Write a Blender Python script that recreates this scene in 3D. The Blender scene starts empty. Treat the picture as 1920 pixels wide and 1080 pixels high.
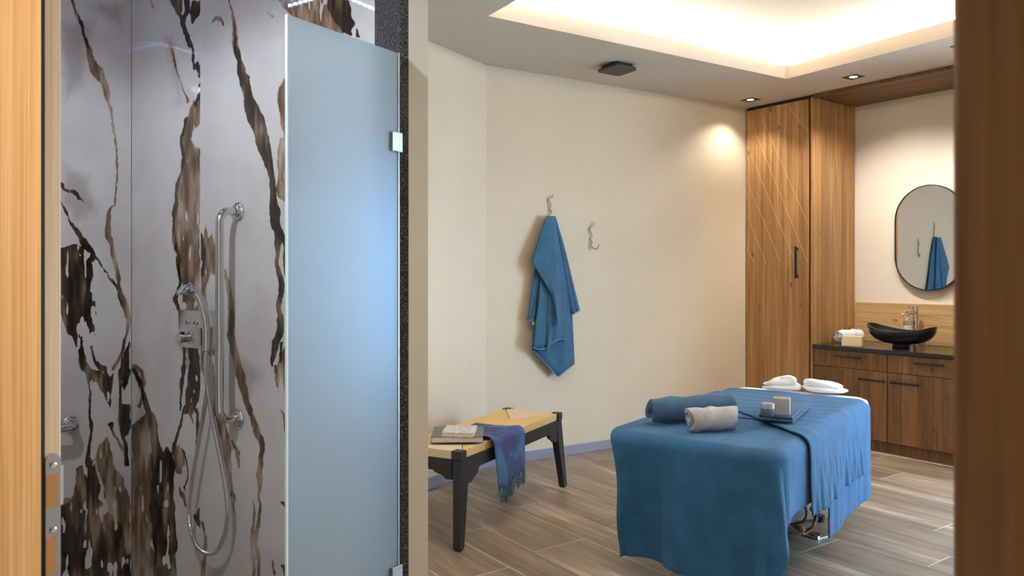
import bpy, bmesh, math, random
import numpy as np
from mathutils import Vector, Matrix
random.seed(7)
SC = bpy.context.scene
COL = SC.collection

# ------------------------------------------------------------------ camera
F, CX, HY, CH = 1430.0, 960.0, 515.0, 1.35      # focal px, centre x, horizon y (1920x1080), camera height
cam_d = bpy.data.cameras.new('camera'); cam = bpy.data.objects.new('camera', cam_d); COL.objects.link(cam)
cam.location = (0, 0, CH); cam.rotation_euler = (math.pi/2, 0, 0)
cam_d.sensor_width = 36.0; cam_d.lens = 36.0*F/1920.0
cam_d.shift_y = -(540.0-HY)/1920.0
cam_d.clip_start = 0.02
cam_d.dof.use_dof = True; cam_d.dof.focus_distance = 3.9; cam_d.dof.aperture_fstop = 9.0
SC.camera = cam

# ------------------------------------------------------------------ world, exposure
W = bpy.data.worlds.new('sky'); SC.world = W; W.use_nodes = True
bg = W.node_tree.nodes['Background']; bg.inputs[0].default_value = (0.43, 0.69, 1.0, 1); bg.inputs[1].default_value = 19.5
SC.view_settings.view_transform = 'Standard'; SC.view_settings.look = 'None'
SC.view_settings.gamma = 1.0; SC.view_settings.use_curve_mapping = False
SC.view_settings.exposure = 0.5
COVE_E, SPOT_E, SHOWER_E, HALL_E = 132.0, 34.0, 51.0, 122.0
SC.cycles.use_denoising = True
SC.cycles.max_bounces = 10; SC.cycles.diffuse_bounces = 5; SC.cycles.glossy_bounces = 4
SC.cycles.caustics_reflective = False; SC.cycles.caustics_refractive = False
SC.cycles.sample_clamp_indirect = 10.0

# ------------------------------------------------------------------ directions of the place (X right, Y away from camera)
def V2(x, y): return Vector((x, y))
def unit(x, y): return Vector((x, y)).normalized()
CEIL = 2.82
C1 = V2(-.180, 5.349)                 # corner between angled wall and towel wall
C2 = V2(2.059, 6.737)                 # corner towel wall / wardrobe front
TW = (C2-C1).normalized()             # along the towel wall
AN = unit(.347, .549)                 # along the angled wall
CA = unit(1.027, -1.388)              # along the cabinet front
CB = unit(1.388, 1.027)               # into the cabinet
GD = unit(.549, .836)                 # along the glass and left shower wall (away)
GN = unit(.836, -.549)                # along shower back wall / door wall (to the right)
SB = V2(-1.077, 3.002)                 # point on shower back wall
SCOR = V2(-1.7015, 3.412)              # shower back left corner
SEND = V2(-.469, 2.603)               # shower back wall right end
DE = V2(-.646, 1.05)                  # left jamb front corner
ROOMW = 4.6
def ang(d): return math.atan2(d.y, d.x)
def gp(px, py, z):                    # a point of the photograph on the horizontal plane z
    d = (CH-z)*F/(py-HY)
    return V2((px-CX)/F*d, d)
def on_line(px, P, D):                # where the upright plane through column px meets the line P + s D
    k = (px-CX)/F
    return (k*P.y-P.x)/(D.x-k*D.y)
def on_wall(px, py, P, D):            # -> (s, z) on an upright wall
    s = on_line(px, P, D)
    return s, CH+(HY-py)/F*(P.y+s*D.y)

# ------------------------------------------------------------------ mesh helpers
class MB:
    def __init__(s): s.v = []; s.f = []
    def add(s, vs, fs):
        o = len(s.v); s.v += [tuple(p) for p in vs]; s.f += [tuple(i+o for i in f) for f in fs]; return s
    def box(s, x0, x1, y0, y1, z0, z1):
        return s.add([(x0,y0,z0),(x1,y0,z0),(x1,y1,z0),(x0,y1,z0),(x0,y0,z1),(x1,y0,z1),(x1,y1,z1),(x0,y1,z1)],
                     [(3,2,1,0),(4,5,6,7),(0,1,5,4),(1,2,6,5),(2,3,7,6),(3,0,4,7)])
    def hexa(s, lo, hi):               # two quads, lower and upper
        return s.add(list(lo)+list(hi), [(3,2,1,0),(4,5,6,7),(0,1,5,4),(1,2,6,5),(2,3,7,6),(3,0,4,7)])
    def prism(s, poly, z0, z1, axis='z'):
        n = len(poly)
        if axis == 'z': lo = [(x,y,z0) for x,y in poly]; hi = [(x,y,z1) for x,y in poly]
        elif axis == 'y': lo = [(x,z0,y) for x,y in poly]; hi = [(x,z1,y) for x,y in poly]
        else: lo = [(z0,x,y) for x,y in poly]; hi = [(z1,x,y) for x,y in poly]
        return s.add(lo+hi, [tuple(range(n-1,-1,-1)), tuple(range(n,2*n))]+[(i,(i+1)%n,n+(i+1)%n,n+i) for i in range(n)])
    def tube(s, pts, r, seg=10, cap=True):
        pts = [Vector(p) for p in pts]; n = len(pts)
        rr = r if hasattr(r, '__len__') else [r]*n
        t0 = (pts[1]-pts[0]).normalized()
        up = Vector((0,0,1)) if abs(t0.z) < .9 else Vector((1,0,0))
        nx = t0.cross(up).normalized(); vs = []
        for i in range(n):
            t = (pts[min(i+1,n-1)]-pts[max(i-1,0)]).normalized()
            nx = (nx-t*nx.dot(t)).normalized(); ny = t.cross(nx)
            for k in range(seg):
                a = 2*math.pi*k/seg
                vs.append(pts[i]+(nx*math.cos(a)+ny*math.sin(a))*rr[i])
        fs = [(i*seg+k, i*seg+(k+1)%seg, (i+1)*seg+(k+1)%seg, (i+1)*seg+k) for i in range(n-1) for k in range(seg)]
        if cap: fs += [tuple(range(seg-1,-1,-1)), tuple((n-1)*seg+k for k in range(seg))]
        return s.add(vs, fs)
    def lathe(s, prof, seg=28, c=(0,0,0)):     # prof: list of (r, z)
        vs = []; n = len(prof)
        for r, z in prof:
            for k in range(seg):
                a = 2*math.pi*k/seg; vs.append((c[0]+r*math.cos(a), c[1]+r*math.sin(a), c[2]+z))
        fs = [(i*seg+k, i*seg+(k+1)%seg, (i+1)*seg+(k+1)%seg, (i+1)*seg+k) for i in range(n-1) for k in range(seg)]
        fs += [tuple(range(seg-1,-1,-1)), tuple((n-1)*seg+k for k in range(seg))]
        return s.add(vs, fs)
    def grid(s, fn, nu, nv):
        vs = [fn(i/(nu-1), j/(nv-1)) for i in range(nu) for j in range(nv)]
        return s.add(vs, [(i*nv+j, (i+1)*nv+j, (i+1)*nv+j+1, i*nv+j+1) for i in range(nu-1) for j in range(nv-1)])
    def build(s, name, m, parent=None, smooth=False, bevel=0, solid=0, sub=0, fix=True):
        me = bpy.data.meshes.new(name); me.from_pydata(s.v, [], s.f)
        if fix:
            b = bmesh.new(); b.from_mesh(me); bmesh.ops.recalc_face_normals(b, faces=b.faces); b.to_mesh(me); b.free()
        if smooth:
            me.shade_smooth(); me.set_sharp_from_angle(angle=math.radians(48))
        if m: me.materials.append(m)
        o = bpy.data.objects.new(name, me); COL.objects.link(o)
        if parent: o.parent = parent
        if solid:
            k = o.modifiers.new('solid', 'SOLIDIFY'); k.thickness = solid; k.offset = 0
        if sub:
            k = o.modifiers.new('sub', 'SUBSURF'); k.levels = sub; k.render_levels = sub
        if bevel:
            k = o.modifiers.new('bevel', 'BEVEL'); k.width = bevel; k.segments = 2; k.limit_method = 'ANGLE'; k.angle_limit = .6
            if not smooth:
                me.shade_smooth()
                k.harden_normals = True
        return o
def tag(o, label, cat=None, group=None, kind=None):
    o['label'] = label
    if cat: o['category'] = cat
    if group: o['group'] = group
    if kind: o['kind'] = kind
    return o
def thing(name, label, cat, loc, rz=0, group=None):
    o = bpy.data.objects.new(name, None); COL.objects.link(o); o.empty_display_size = .1
    o.location = loc; o.rotation_euler = (0, 0, rz)
    return tag(o, label, cat, group)
def place(o, P, D, z=0):
    o.location = (P.x, P.y, z); o.rotation_euler = (0, 0, ang(D)); return o
def struct(o, label): o['kind'] = 'structure'; o['label'] = label; return o
def smooth_path(pts, n=8):            # Catmull-Rom
    P = [Vector(p) for p in pts]; P = [P[0]*2-P[1]]+P+[P[-1]*2-P[-2]]; out = []
    for i in range(1, len(P)-2):
        for k in range(n):
            t = k/n; a, b, c, d = P[i-1], P[i], P[i+1], P[i+2]
            out.append(.5*((2*b)+(c-a)*t+(2*a-5*b+4*c-d)*t*t+(3*b-a-3*c+d)*t**3))
    out.append(P[-2]); return out

# ------------------------------------------------------------------ materials
def srgb(r, g, b):
    f = lambda c: (c/255/12.92) if c/255 <= .04045 else ((c/255+.055)/1.055)**2.4
    return (f(r), f(g), f(b), 1)
class N:                               # small node helper
    def __init__(s, name):
        s.m = bpy.data.materials.new(name); s.m.use_nodes = True; s.t = s.m.node_tree; s.n = s.t.nodes; s.l = s.t.links
        s.p = s.n['Principled BSDF']; s.out = s.n['Material Output']
    def new(s, typ, **kw):
        x = s.n.new(typ)
        for k, v in kw.items(): setattr(x, k, v)
        return x
    def link(s, a, b): s.l.new(a, b)
    def setp(s, **kw):
        for k, v in kw.items(): s.p.inputs[k.replace('_', ' ')].default_value = v
        return s
    def coord(s, scale, kind='Object'):
        tc = s.new('ShaderNodeTexCoord'); mp = s.new('ShaderNodeMapping'); mp.inputs['Scale'].default_value = scale
        s.link(tc.outputs[kind], mp.inputs[0]); return mp.outputs[0]
    def noise(s, vec, scale=1, detail=4, rough=.55, w=None, dist=0):
        x = s.new('ShaderNodeTexNoise'); x.noise_dimensions = '4D' if w is not None else '3D'
        s.link(vec, x.inputs['Vector']); x.inputs['Scale'].default_value = scale; x.inputs['Detail'].default_value = detail
        x.inputs['Roughness'].default_value = rough; x.inputs['Distortion'].default_value = dist
        if w is not None: s.link(w, x.inputs['W'])
        return x.outputs[0]
    def math(s, op, a, b=None, c=None, clamp=False):
        x = s.new('ShaderNodeMath', operation=op); x.use_clamp = clamp
        for i, q in enumerate((a, b, c)):
            if q is None: continue
            if isinstance(q, (int, float)): x.inputs[i].default_value = q
            else: s.link(q, x.inputs[i])
        return x.outputs[0]
    def ramp(s, fac, stops):
        x = s.new('ShaderNodeValToRGB'); s.link(fac, x.inputs[0]); e = x.color_ramp.elements
        while len(e) < len(stops): e.new(.5)
        for i, (p, c) in enumerate(stops): e[i].position = p; e[i].color = c
        return x.outputs[0]
    def mix(s, fac, a, b, mode='MIX'):
        x = s.new('ShaderNodeMix', data_type='RGBA', blend_type=mode)
        for i, q in ((0, fac), (6, a), (7, b)):
            if isinstance(q, (int, float, tuple)): x.inputs[i].default_value = q
            else: s.link(q, x.inputs[i])
        return x.outputs[2]
    def smooth(s, v, lo, hi):
        x = s.new('ShaderNodeMapRange', interpolation_type='SMOOTHSTEP'); s.link(v, x.inputs[0])
        x.inputs[1].default_value = lo; x.inputs[2].default_value = hi; return x.outputs[0]
    def bump(s, h, strength=.3, dist=.002):
        x = s.new('ShaderNodeBump'); x.inputs['Strength'].default_value = strength; x.inputs['Distance'].default_value = dist
        s.link(h, x.inputs['Height']); s.link(x.outputs[0], s.p.inputs['Normal'])
    def color(s, c):
        s.link(c, s.p.inputs['Base Color'])
    def rand(s): return s.new('ShaderNodeObjectInfo').outputs['Random']

def plain(name, col, rough=.5, metal=0, **kw):
    n = N(name).setp(Base_Color=col, Roughness=rough, Metallic=metal, **kw); return n.m
def plaster(name, col):
    n = N(name).setp(Roughness=.85)
    v = n.coord((1,1,1)); n.color(n.mix(n.smooth(n.noise(v, 1.7, 3), .3, .7), col, tuple(c*.95 for c in col[:3])+(1,)))
    n.bump(n.noise(v, 130, 3), .08, .002); return n.m
def wood(name, dark, mid, light, axis='z', rough=.5, knots=True, gscale=1.0):
    n = N(name).setp(Roughness=rough)
    along, across = 1.1, 34*gscale
    sc = {'z': (across, across, along), 'x': (along, across, across), 'y': (across, along, across)}[axis]
    v = n.coord(sc); r = n.math('MULTIPLY', n.rand(), 37.0)
    warp = n.noise(n.coord({'z': (5,5,.7), 'x': (.7,5,5), 'y': (5,.7,5)}[axis]), 1, 2, .5, r)
    vm = n.new('ShaderNodeVectorMath', operation='MULTIPLY_ADD')
    cmb = n.new('ShaderNodeCombineXYZ')
    for i in range(3): n.link(warp, cmb.inputs[i])
    n.link(cmb.outputs[0], vm.inputs[0]); vm.inputs[1].default_value = (2.2,2.2,2.2); n.link(v, vm.inputs[2])
    g = n.noise(vm.outputs[0], 1, 3, .6, r)
    fine = n.noise(n.coord({'z': (210,210,5), 'x': (5,210,210), 'y': (210,5,210)}[axis]), 1, 2, .6, r)
    c = n.ramp(n.math('ADD', n.math('MULTIPLY', g, .8), n.math('MULTIPLY', fine, .2)), [(.3, dark), (.5, mid), (.68, light)])
    tone = n.math('ADD', .82, n.math('MULTIPLY', n.rand(), .36))
    tc = n.new('ShaderNodeCombineXYZ')
    for i in range(3): n.link(tone, tc.inputs[i])
    c = n.mix(1.0, c, tc.outputs[0], 'MULTIPLY')
    if knots:
        kv = n.coord({'z': (9,9,4.6), 'x': (4.6,9,9), 'y': (9,4.6,9)}[axis])
        vo = n.new('ShaderNodeTexVoronoi'); va = n.new('ShaderNodeVectorMath', operation='ADD'); n.link(kv, va.inputs[0])
        rc3 = n.new('ShaderNodeCombineXYZ'); n.link(r, rc3.inputs[0]); n.link(r, rc3.inputs[2]); n.link(rc3.outputs[0], va.inputs[1])
        n.link(va.outputs[0], vo.inputs['Vector']); vo.inputs['Scale'].default_value = 1
        k = n.math('SUBTRACT', 1.0, n.smooth(n.math('ADD', vo.outputs['Distance'], n.math('MULTIPLY', fine, .06)), .10, .17))
        c = n.mix(n.math('MULTIPLY', k, .75), c, tuple(q*.45 for q in dark[:3])+(1,))
    n.color(c); n.bump(fine, .12, .001); return n.m
def terry(name, col, dark, bumps=.5, sc=420):
    n = N(name).setp(Roughness=.95)
    n.p.inputs['Sheen Weight'].default_value = .08; n.p.inputs['Sheen Roughness'].default_value = .5
    v = n.coord((1,1,1)); a = n.noise(v, sc, 3, .7); b = n.noise(v, 9, 3, .6)
    n.color(n.mix(n.smooth(n.math('ADD', n.math('MULTIPLY', a, .6), n.math('MULTIPLY', b, .4)), .35, .65), dark, col))
    n.bump(a, bumps, .003); return n.m
def emit(name, col, e):
    n = N(name).setp(Base_Color=(0,0,0,1), Emission_Color=col, Emission_Strength=e); return n.m

M = {}
M['plaster'] = plaster('plaster_beige', srgb(220,203,178))
M['plaster_cream'] = plaster('plaster_cream', srgb(232,221,203))
M['plaster_grey'] = plaster('plaster_greige', srgb(224,217,206))
M['ceil'] = plaster('ceiling_paint', srgb(200,188,175))
M['chrome'] = plain('chrome', (.66,.66,.68,1), .06, 1)
M['steel'] = plain('brushed_steel', (.40,.40,.41,1), .36, 1)
M['brass'] = plain('brass_wire', srgb(168,142,98), .3, 1)
M['black'] = plain('black_metal', (.012,.012,.013,1), .38)
M['rubber'] = plain('black_rubber', (.01,.01,.011,1), .6)
M['blackwood'] = plain('black_lacquered_wood', (.016,.017,.019,1), .42)
M['ceramic'] = plain('matte_black_ceramic', (.011,.011,.012,1), .28)
M['worktop'] = plain('black_worktop', (.018,.018,.018,1), .12)
M['white_cloth'] = terry('white_cloth', srgb(246,246,248), srgb(232,232,236), .25)
M['grey_terry'] = terry('grey_terry', srgb(196,192,190), srgb(150,146,145), .9, 300)
M['blue_dark'] = terry('blue_terry', srgb(38,98,142), srgb(27,75,112), .5)
M['blue_roll'] = terry('blue_terry_roll', srgb(58,92,120), srgb(42,70,94), .6)
M['blue_towel'] = terry('blue_terry_wall', srgb(56,104,136), srgb(42,86,116), .6)
M['hem'] = terry('pale_blue_hem', srgb(120,160,190), srgb(96,138,168), .3)
M['wood_gold'] = wood('lit_larch_boards', srgb(126,86,48), srgb(160,118,72), srgb(190,150,102))  # larch with the downlight's golden tone put into its colour
M['wood_gold_x'] = wood('larch_boards_lying', srgb(184,144,92), srgb(212,174,120), srgb(230,198,148), 'x')
M['wood_brown'] = wood('brown_larch_boards', srgb(84,56,32), srgb(112,78,46), srgb(136,98,62))  # the same larch in its plain brown, without the lamp's gold
M['wood_soffit'] = wood('brown_soffit_boards', srgb(84,56,32), srgb(112,78,46), srgb(136,98,62), 'x')  # same brown as the cabinet boards
M['wood_jamb'] = wood('spruce_jamb', srgb(204,156,106), srgb(230,190,142), srgb(242,214,176), 'z', .45, False, 2.4)
M['wood_jamb_shaded'] = wood('shaded_jamb', srgb(80,54,30), srgb(108,78,48), srgb(128,96,62), 'z', .55, False, 1.6)  # same wood as the left jamb, its shade put into a darker colour
M['wood_light'] = plain('light_inlay', srgb(214,182,136), .5)
M['cord'] = None
def cord(name, col, col2, sc):
    n = N(name).setp(Roughness=.7); w = n.new('ShaderNodeTexWave'); w.bands_direction = sc[1]
    n.link(n.coord((1,1,1)), w.inputs[0]); w.inputs['Scale'].default_value = sc[0]; w.inputs['Distortion'].default_value = .6
    n.color(n.mix(w.outputs[1], col2, col)); n.bump(w.outputs[1], .6, .003); return n.m
M['cord'] = cord('paper_cord', srgb(240,204,140), srgb(222,182,116), (70, 'X'))
M['cord_light'] = cord('paper_cord_end', srgb(236,214,178), srgb(222,196,156), (70, 'Y'))  # same cord as the seat, its paler sheen put into the colour
M['baseboard'] = plain('baseboard_tile', srgb(138,138,148), .35)
M['grout'] = plain('grout', srgb(226,216,202), .9)
M['jar_glass'] = plain('grey_jar', srgb(92,102,110), .25)
M['silver'] = plain('silver_card', srgb(172,170,168), .35, .3)
M['boxwood'] = plain('cream_box', srgb(226,204,168), .55)
M['paper'] = plain('book_pages', srgb(214,200,184), .85)
M['white_plastic'] = plain('white_plastic', (.85,.85,.83,1), .35)
M['beige_plastic'] = plain('beige_plug', srgb(196,178,150), .45)
M['cable'] = plain('grey_cable', srgb(104,98,92), .5)
n = N('mirror_glass').setp(Base_Color=(.74,.74,.74,1), Metallic=1.0, Roughness=.01); M['mirror'] = n.m
n = N('clear_glass').setp(Base_Color=(1,1,1,1), Roughness=.03, Transmission_Weight=1.0, IOR=1.3); M['glass'] = n.m

def tile_mat():
    n = N('wood_look_tile').setp(Roughness=.40); n.p.inputs['Specular IOR Level'].default_value = .7
    r = n.math('MULTIPLY', n.rand(), 61.0)
    g = n.noise(n.coord((1.6, 24, 1)), 1, 5, .62, r, .6); f = n.noise(n.coord((6, 130, 1)), 1, 2, .6, r)
    big = n.noise(n.coord((.9, 5, 1)), 1, 2, .5, r)
    k = n.math('ADD', n.math('MULTIPLY', g, .45), n.math('ADD', n.math('MULTIPLY', f, .15), n.math('MULTIPLY', big, .4)))
    n.color(n.ramp(k, [(.36, srgb(92,78,66)), (.46, srgb(122,105,89)), (.56, srgb(150,131,111)), (.66, srgb(214,193,166))]))
    n.bump(f, .06, .001); return n.m
M['tile'] = tile_mat()
def granite():
    n = N('dark_granite').setp(Roughness=.22); v = n.coord((1,1,1))
    vo = n.new('ShaderNodeTexVoronoi'); n.link(v, vo.inputs[0]); vo.inputs['Scale'].default_value = 260
    k = n.math('ADD', n.math('MULTIPLY', n.noise(v, 190, 3, .7), .7), n.math('MULTIPLY', vo.outputs[0], .3))
    n.color(n.ramp(k, [(.3, srgb(22,21,23)), (.52, srgb(52,52,56)), (.68, srgb(120,120,126))]))
    n.bump(k, .12, .001); return n.m
M['granite'] = granite()
def frosted():
    n = N('frosted_glass')
    d = n.new('ShaderNodeBsdfDiffuse'); d.inputs[0].default_value = (.82,.90,.94,1)
    t = n.new('ShaderNodeBsdfTranslucent'); t.inputs[0].default_value = (.86,.93,.97,1)
    f = n.new('ShaderNodeBsdfRefraction'); f.inputs['Roughness'].default_value = .62; f.inputs['IOR'].default_value = 1.12; f.inputs[0].default_value = (.86,.95,1,1)
    g = n.new('ShaderNodeBsdfGlossy'); g.inputs['Roughness'].default_value = .30; g.inputs[0].default_value = (.55,.80,1,1)  # blue of the window's reflection put into the gloss tint
    m0 = n.new('ShaderNodeMixShader'); m0.inputs[0].default_value = .5; n.link(d.outputs[0], m0.inputs[1]); n.link(t.outputs[0], m0.inputs[2])
    m1 = n.new('ShaderNodeMixShader'); m1.inputs[0].default_value = .6; n.link(m0.outputs[0], m1.inputs[1]); n.link(f.outputs[0], m1.inputs[2])
    fr = n.new('ShaderNodeLayerWeight'); fr.inputs[0].default_value = .25
    m2 = n.new('ShaderNodeMixShader'); n.link(n.math('ADD', .04, n.math('MULTIPLY', fr.outputs['Fresnel'], .42)), m2.inputs[0])
    n.link(m1.outputs[0], m2.inputs[1]); n.link(g.outputs[0], m2.inputs[2]); n.link(m2.outputs[0], n.out.inputs[0]); return n.m
M['frosted'] = frosted()
def marble():
    n = N('veined_marble').setp(Roughness=.025); n.p.inputs['Specular IOR Level'].default_value = .5
    at = lambda a: n.new('ShaderNodeAttribute', attribute_name=a).outputs['Fac']
    v = n.coord((1,1,1)); vs = n.coord((52, 52, 9)); vl = n.coord((16, 16, 3.5))
    edge = n.math('ADD', n.math('MULTIPLY', n.math('SUBTRACT', n.noise(n.coord((34,34,20)), 1, 5, .65), .5), .9),
                  n.math('MULTIPLY', n.math('SUBTRACT', n.noise(n.coord((130,130,60)), 1, 3, .6), .5), .35))
    streak = n.noise(vs, 1, 4, .6, dist=1.2); broad = n.noise(vl, 1, 3, .55)
    base = n.mix(n.smooth(n.noise(v, 2.4, 4, .6), .35, .7), srgb(212,208,208), srgb(198,192,192))
    ms = n.math('MULTIPLY', n.smooth(n.math('ADD', at('smudge'), n.math('MULTIPLY', edge, 1.1)), -.25, .9), .55)
    c = n.mix(ms, base, srgb(140,128,120))
    halo = n.math('MULTIPLY', n.smooth(n.math('ADD', at('tan'), edge), -.75, .15), .16)
    c = n.mix(halo, c, srgb(170,140,110))
    tn = n.math('ADD', n.math('MULTIPLY', at('tone'), .7), n.math('MULTIPLY', streak, .3))
    tan_c = n.ramp(tn, [(.25, srgb(88,68,50)), (.45, srgb(126,100,78)), (.6, srgb(156,134,116)), (.75, srgb(178,162,150))])
    mt = n.smooth(n.math('ADD', at('tan'), n.math('MULTIPLY', edge, .9)), -.08, .12)
    c = n.mix(mt, c, tan_c)
    dk = n.ramp(tn, [(.3, srgb(40,33,27)), (.5, srgb(66,54,44)), (.62, srgb(100,80,60)), (.78, srgb(150,128,106))])
    md = n.smooth(n.math('ADD', at('dark'), n.math('MULTIPLY', edge, .9)), -.08, .12)
    c = n.mix(md, c, dk)
    n.color(c); return n.m
M['marble'] = marble()
M['marble_plain'] = plain('pale_marble', srgb(205,200,200), .025)
M['led_warm'] = emit('warm_led', (1, .90, .76, 1), COVE_E)
M['lamp_face'] = emit('lamp_face', (1, .86, .66, 1), 18)
M['led_blue'] = emit('cool_led', (.35, .55, 1, 1), 45)
M['lamp_cool'] = emit('cool_lamp_face', (.82, .9, 1, 1), 14)

def spot(name, loc, energy, col, size, parent=None, blend=.6, rot=(0,0,0), radius=.03):
    l = bpy.data.lights.new(name, 'SPOT'); l.energy = energy; l.color = col; l.spot_size = math.radians(size); l.spot_blend = blend; l.shadow_soft_size = radius
    o = bpy.data.objects.new(name, l); COL.objects.link(o); o.location = loc; o.rotation_euler = rot
    if parent: o.parent = parent
    return o

# ================================================================== STRUCTURE
def wall(name, A, B, t, z0, z1, m, label):      # room lies on the left of A->B; the thickness goes right
    D = (B-A).normalized(); L = (B-A).length
    o = MB().box(0, L, -t, 0, z0, z1).build(name, m); place(o, A, D); return struct(o, label)
R1 = C2+CA*ROOMW
# meeting point of the right wall and the door wall
sR = None
def cross(P, D, Q, E):
    den = D.x*E.y-D.y*E.x
    return ((Q.x-P.x)*E.y-(Q.y-P.y)*E.x)/den
tR = cross(R1, -TW, DE, GN); RD = R1-TW*tR
tL = cross(SCOR, -GD, DE, GN); LD = SCOR-GD*tL

P1 = V2(-.356, 2.426); P2 = V2(-.269, 2.445); PV = (SEND-P1).normalized()
tP = cross(P2, PV, C1, AN); PE = P2+PV*tP
# --- floor: grout bed and wood-look tiles
floor = MB().box(-6, 8, -3, 9, -.1, -.0006).build('floor', M['grout']); struct(floor, 'brown wood-look plank tile floor with pale grout lines')
fl, fc = unit(math.sin(math.radians(-35.0)), math.cos(math.radians(-35.0)))*-1, None
fl = V2(.5736, -.8192); fc = V2(.8192, .5736)
def clip(poly, P, D):                 # keep the part on the right of the line P + s D (looking along D)
    out = []
    side = lambda q: (q.x-P.x)*D.y-(q.y-P.y)*D.x
    for i in range(len(poly)):
        a, b = poly[i], poly[(i+1) % len(poly)]; sa, sb = side(a), side(b)
        if sa >= 0: out.append(a)
        if sa*sb < 0: out.append(a+(b-a)*(sa/(sa-sb)))
    return out
half = [(C1, AN), (C1, TW), (C2, CA), (R1, -TW), (DE, -GN)]
rows = []; c0 = 2.01-.53*6
while c0 < 8.0:
    rows.append((c0, c0+.21)); rows.append((c0+.21, c0+.53)); c0 += .53
known = {2.22: -2.981, 2.01: -3.418, 3.28: -2.231, 3.60: -1.788, 4.13: -2.019, 2.54: -3.62, 2.75: -3.05, 3.07: -2.75}
TL = 1.2; g = .0022; cnt = 0
for (ca, cb) in rows:
    off = None
    for k, v in known.items():
        if abs(k-ca) < .02: off = v
    if off is None: off = random.uniform(-3, -1.8)
    k0 = int(math.floor((-9-off)/TL))
    for k in range(k0, k0+12):
        la, lb = off+k*TL, off+(k+1)*TL
        poly = [fl*(la+g)+fc*(ca+g), fl*(lb-g)+fc*(ca+g), fl*(lb-g)+fc*(cb-g), fl*(la+g)+fc*(cb-g)]
        ctr = fl*((la+lb)/2)+fc*((ca+cb)/2)
        for (P, D) in half:
            poly = clip(poly, P, D)
            if len(poly) < 3: break
        if len(poly) < 3: continue
        loc = [((q-ctr).dot(fl), (q-ctr).dot(fc)) for q in poly]
        o = MB().prism(loc, -.012, 0).build('floor_tile', M['tile'], floor); place(o, ctr, fl); cnt += 1
# shower floor
sh = [SCOR, SEND, P1, V2(-.58, 1.9), DE+GN*-.2+GD*.12, LD]
shf = MB().prism([(p.x, p.y) for p in sh], -.01, -.001).build('floor_shower', M['granite']); struct(shf, 'dark granite floor of the shower')

# --- walls of the room
wall('wall_left', C1, PE-AN*.25, .12, 0, 2.95, M['plaster'], 'narrow beige plaster wall set at an angle beside the bench')
wall('wall_back', C2+TW*.62, C1, .12, 0, 2.95, M['plaster'], 'wide beige plaster wall with the hanging towel')
NB = C2+CB*.62                        # niche back line
DEEP = C2+CB*.66
o = wall('wall_niche', DEEP+CA*(2.1), DEEP+CA*.0, .12, 0, 2.95, M['plaster_cream'], 'cream plaster wall above the washbasin with the oval mirror')
WA0, WA1, wz0, wz1 = 2.14, 4.25, .04, 2.36      # window in the wall that continues the cabinet front
cwm = MB()
cwm.box(1.926, WA0, 0, .25, 0, 2.95).box(WA1, ROOMW+.3, 0, .25, 0, 2.95).box(WA0, WA1, 0, .25, 0, wz0).box(WA0, WA1, 0, .25, wz1, 2.95)
o = cwm.build('wall_cabinet_end', M['plaster']); place(o, C2, CA); struct(o, 'beige wall with the large window beyond the washbasin cabinets')
wall('wall_right', RD-TW*.3, R1+TW*.3, .12, 0, 2.95, M['plaster'], 'beige plaster wall at the right end of the room')
win = MB(); fw = .06; wm = (WA0+WA1)/2
win.box(WA0, WA1, .10, .17, wz0, wz0+fw).box(WA0, WA1, .10, .17, wz1-fw, wz1).box(WA0, WA0+fw, .10, .17, wz0, wz1).box(WA1-fw, WA1, .10, .17, wz0, wz1)
win.box(wm-.03, wm+.03, .10, .17, wz0, wz1)
wf = win.build('window_1', M['blackwood'], bevel=.004); place(wf, C2, CA); struct(wf, 'tall dark-framed window beyond the washbasin cabinets')
def pane_mat():
    n = N('window_pane'); t = n.new('ShaderNodeBsdfTransparent'); gl = n.new('ShaderNodeBsdfGlossy'); gl.inputs['Roughness'].default_value = .01
    m = n.new('ShaderNodeMixShader'); m.inputs[0].default_value = .06; n.link(t.outputs[0], m.inputs[1]); n.link(gl.outputs[0], m.inputs[2]); n.link(m.outputs[0], n.out.inputs[0]); return n.m
PM = pane_mat()
for a, b in ((WA0+fw, wm-.03), (wm+.03, WA1-fw)):
    MB().box(a, b, .13, .14, wz0+fw, wz1-fw).build('window_pane', PM, wf)
pl = bpy.data.lights.new('window_portal', 'AREA'); pl.shape = 'RECTANGLE'; pl.size = WA1-WA0; pl.size_y = wz1-wz0; pl.cycles.is_portal = True
po = bpy.data.objects.new('window_portal', pl); COL.objects.link(po)
pc = C2+CA*wm+CB*.2
po.location = (pc.x, pc.y, (wz0+wz1)/2)
po.rotation_euler = Vector((-CB.x, -CB.y, 0)).to_track_quat('-Z', 'Y').to_euler()

# --- door wall and the hall the camera stands in
JW = .30
wall('wall_door_left', DE-GN*JW, LD-GN*2.6, .12, 0, 2.95, M['plaster'], 'wall left of the doorway')
XR = 1.086
o = MB().box(XR+.32, 6, 0, .12, 0, 2.95).box(-JW, XR+.32, 0, .12, 2.16, 2.95).build('wall_door_right', M['plaster']); place(o, DE, GN); struct(o, 'wall right of and above the doorway')
hall = [V2(-4.2, -1.9), V2(4.6, -1.9)]
wall('wall_hall', V2(4.8, -1.9), V2(-4.4, -1.9), -.12, 0, 2.95, M['plaster'], 'wall behind the doorway')
o = MB().box(-4.5, -4.4, -2, 4.6, 0, 2.95).build('wall_hall_left', M['plaster']); struct(o, 'end wall of the hall')
o = MB().box(4.8, 4.9, -2, .5, 0, 2.95).build('wall_hall_right', M['plaster']); struct(o, 'other end wall of the hall')

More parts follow.
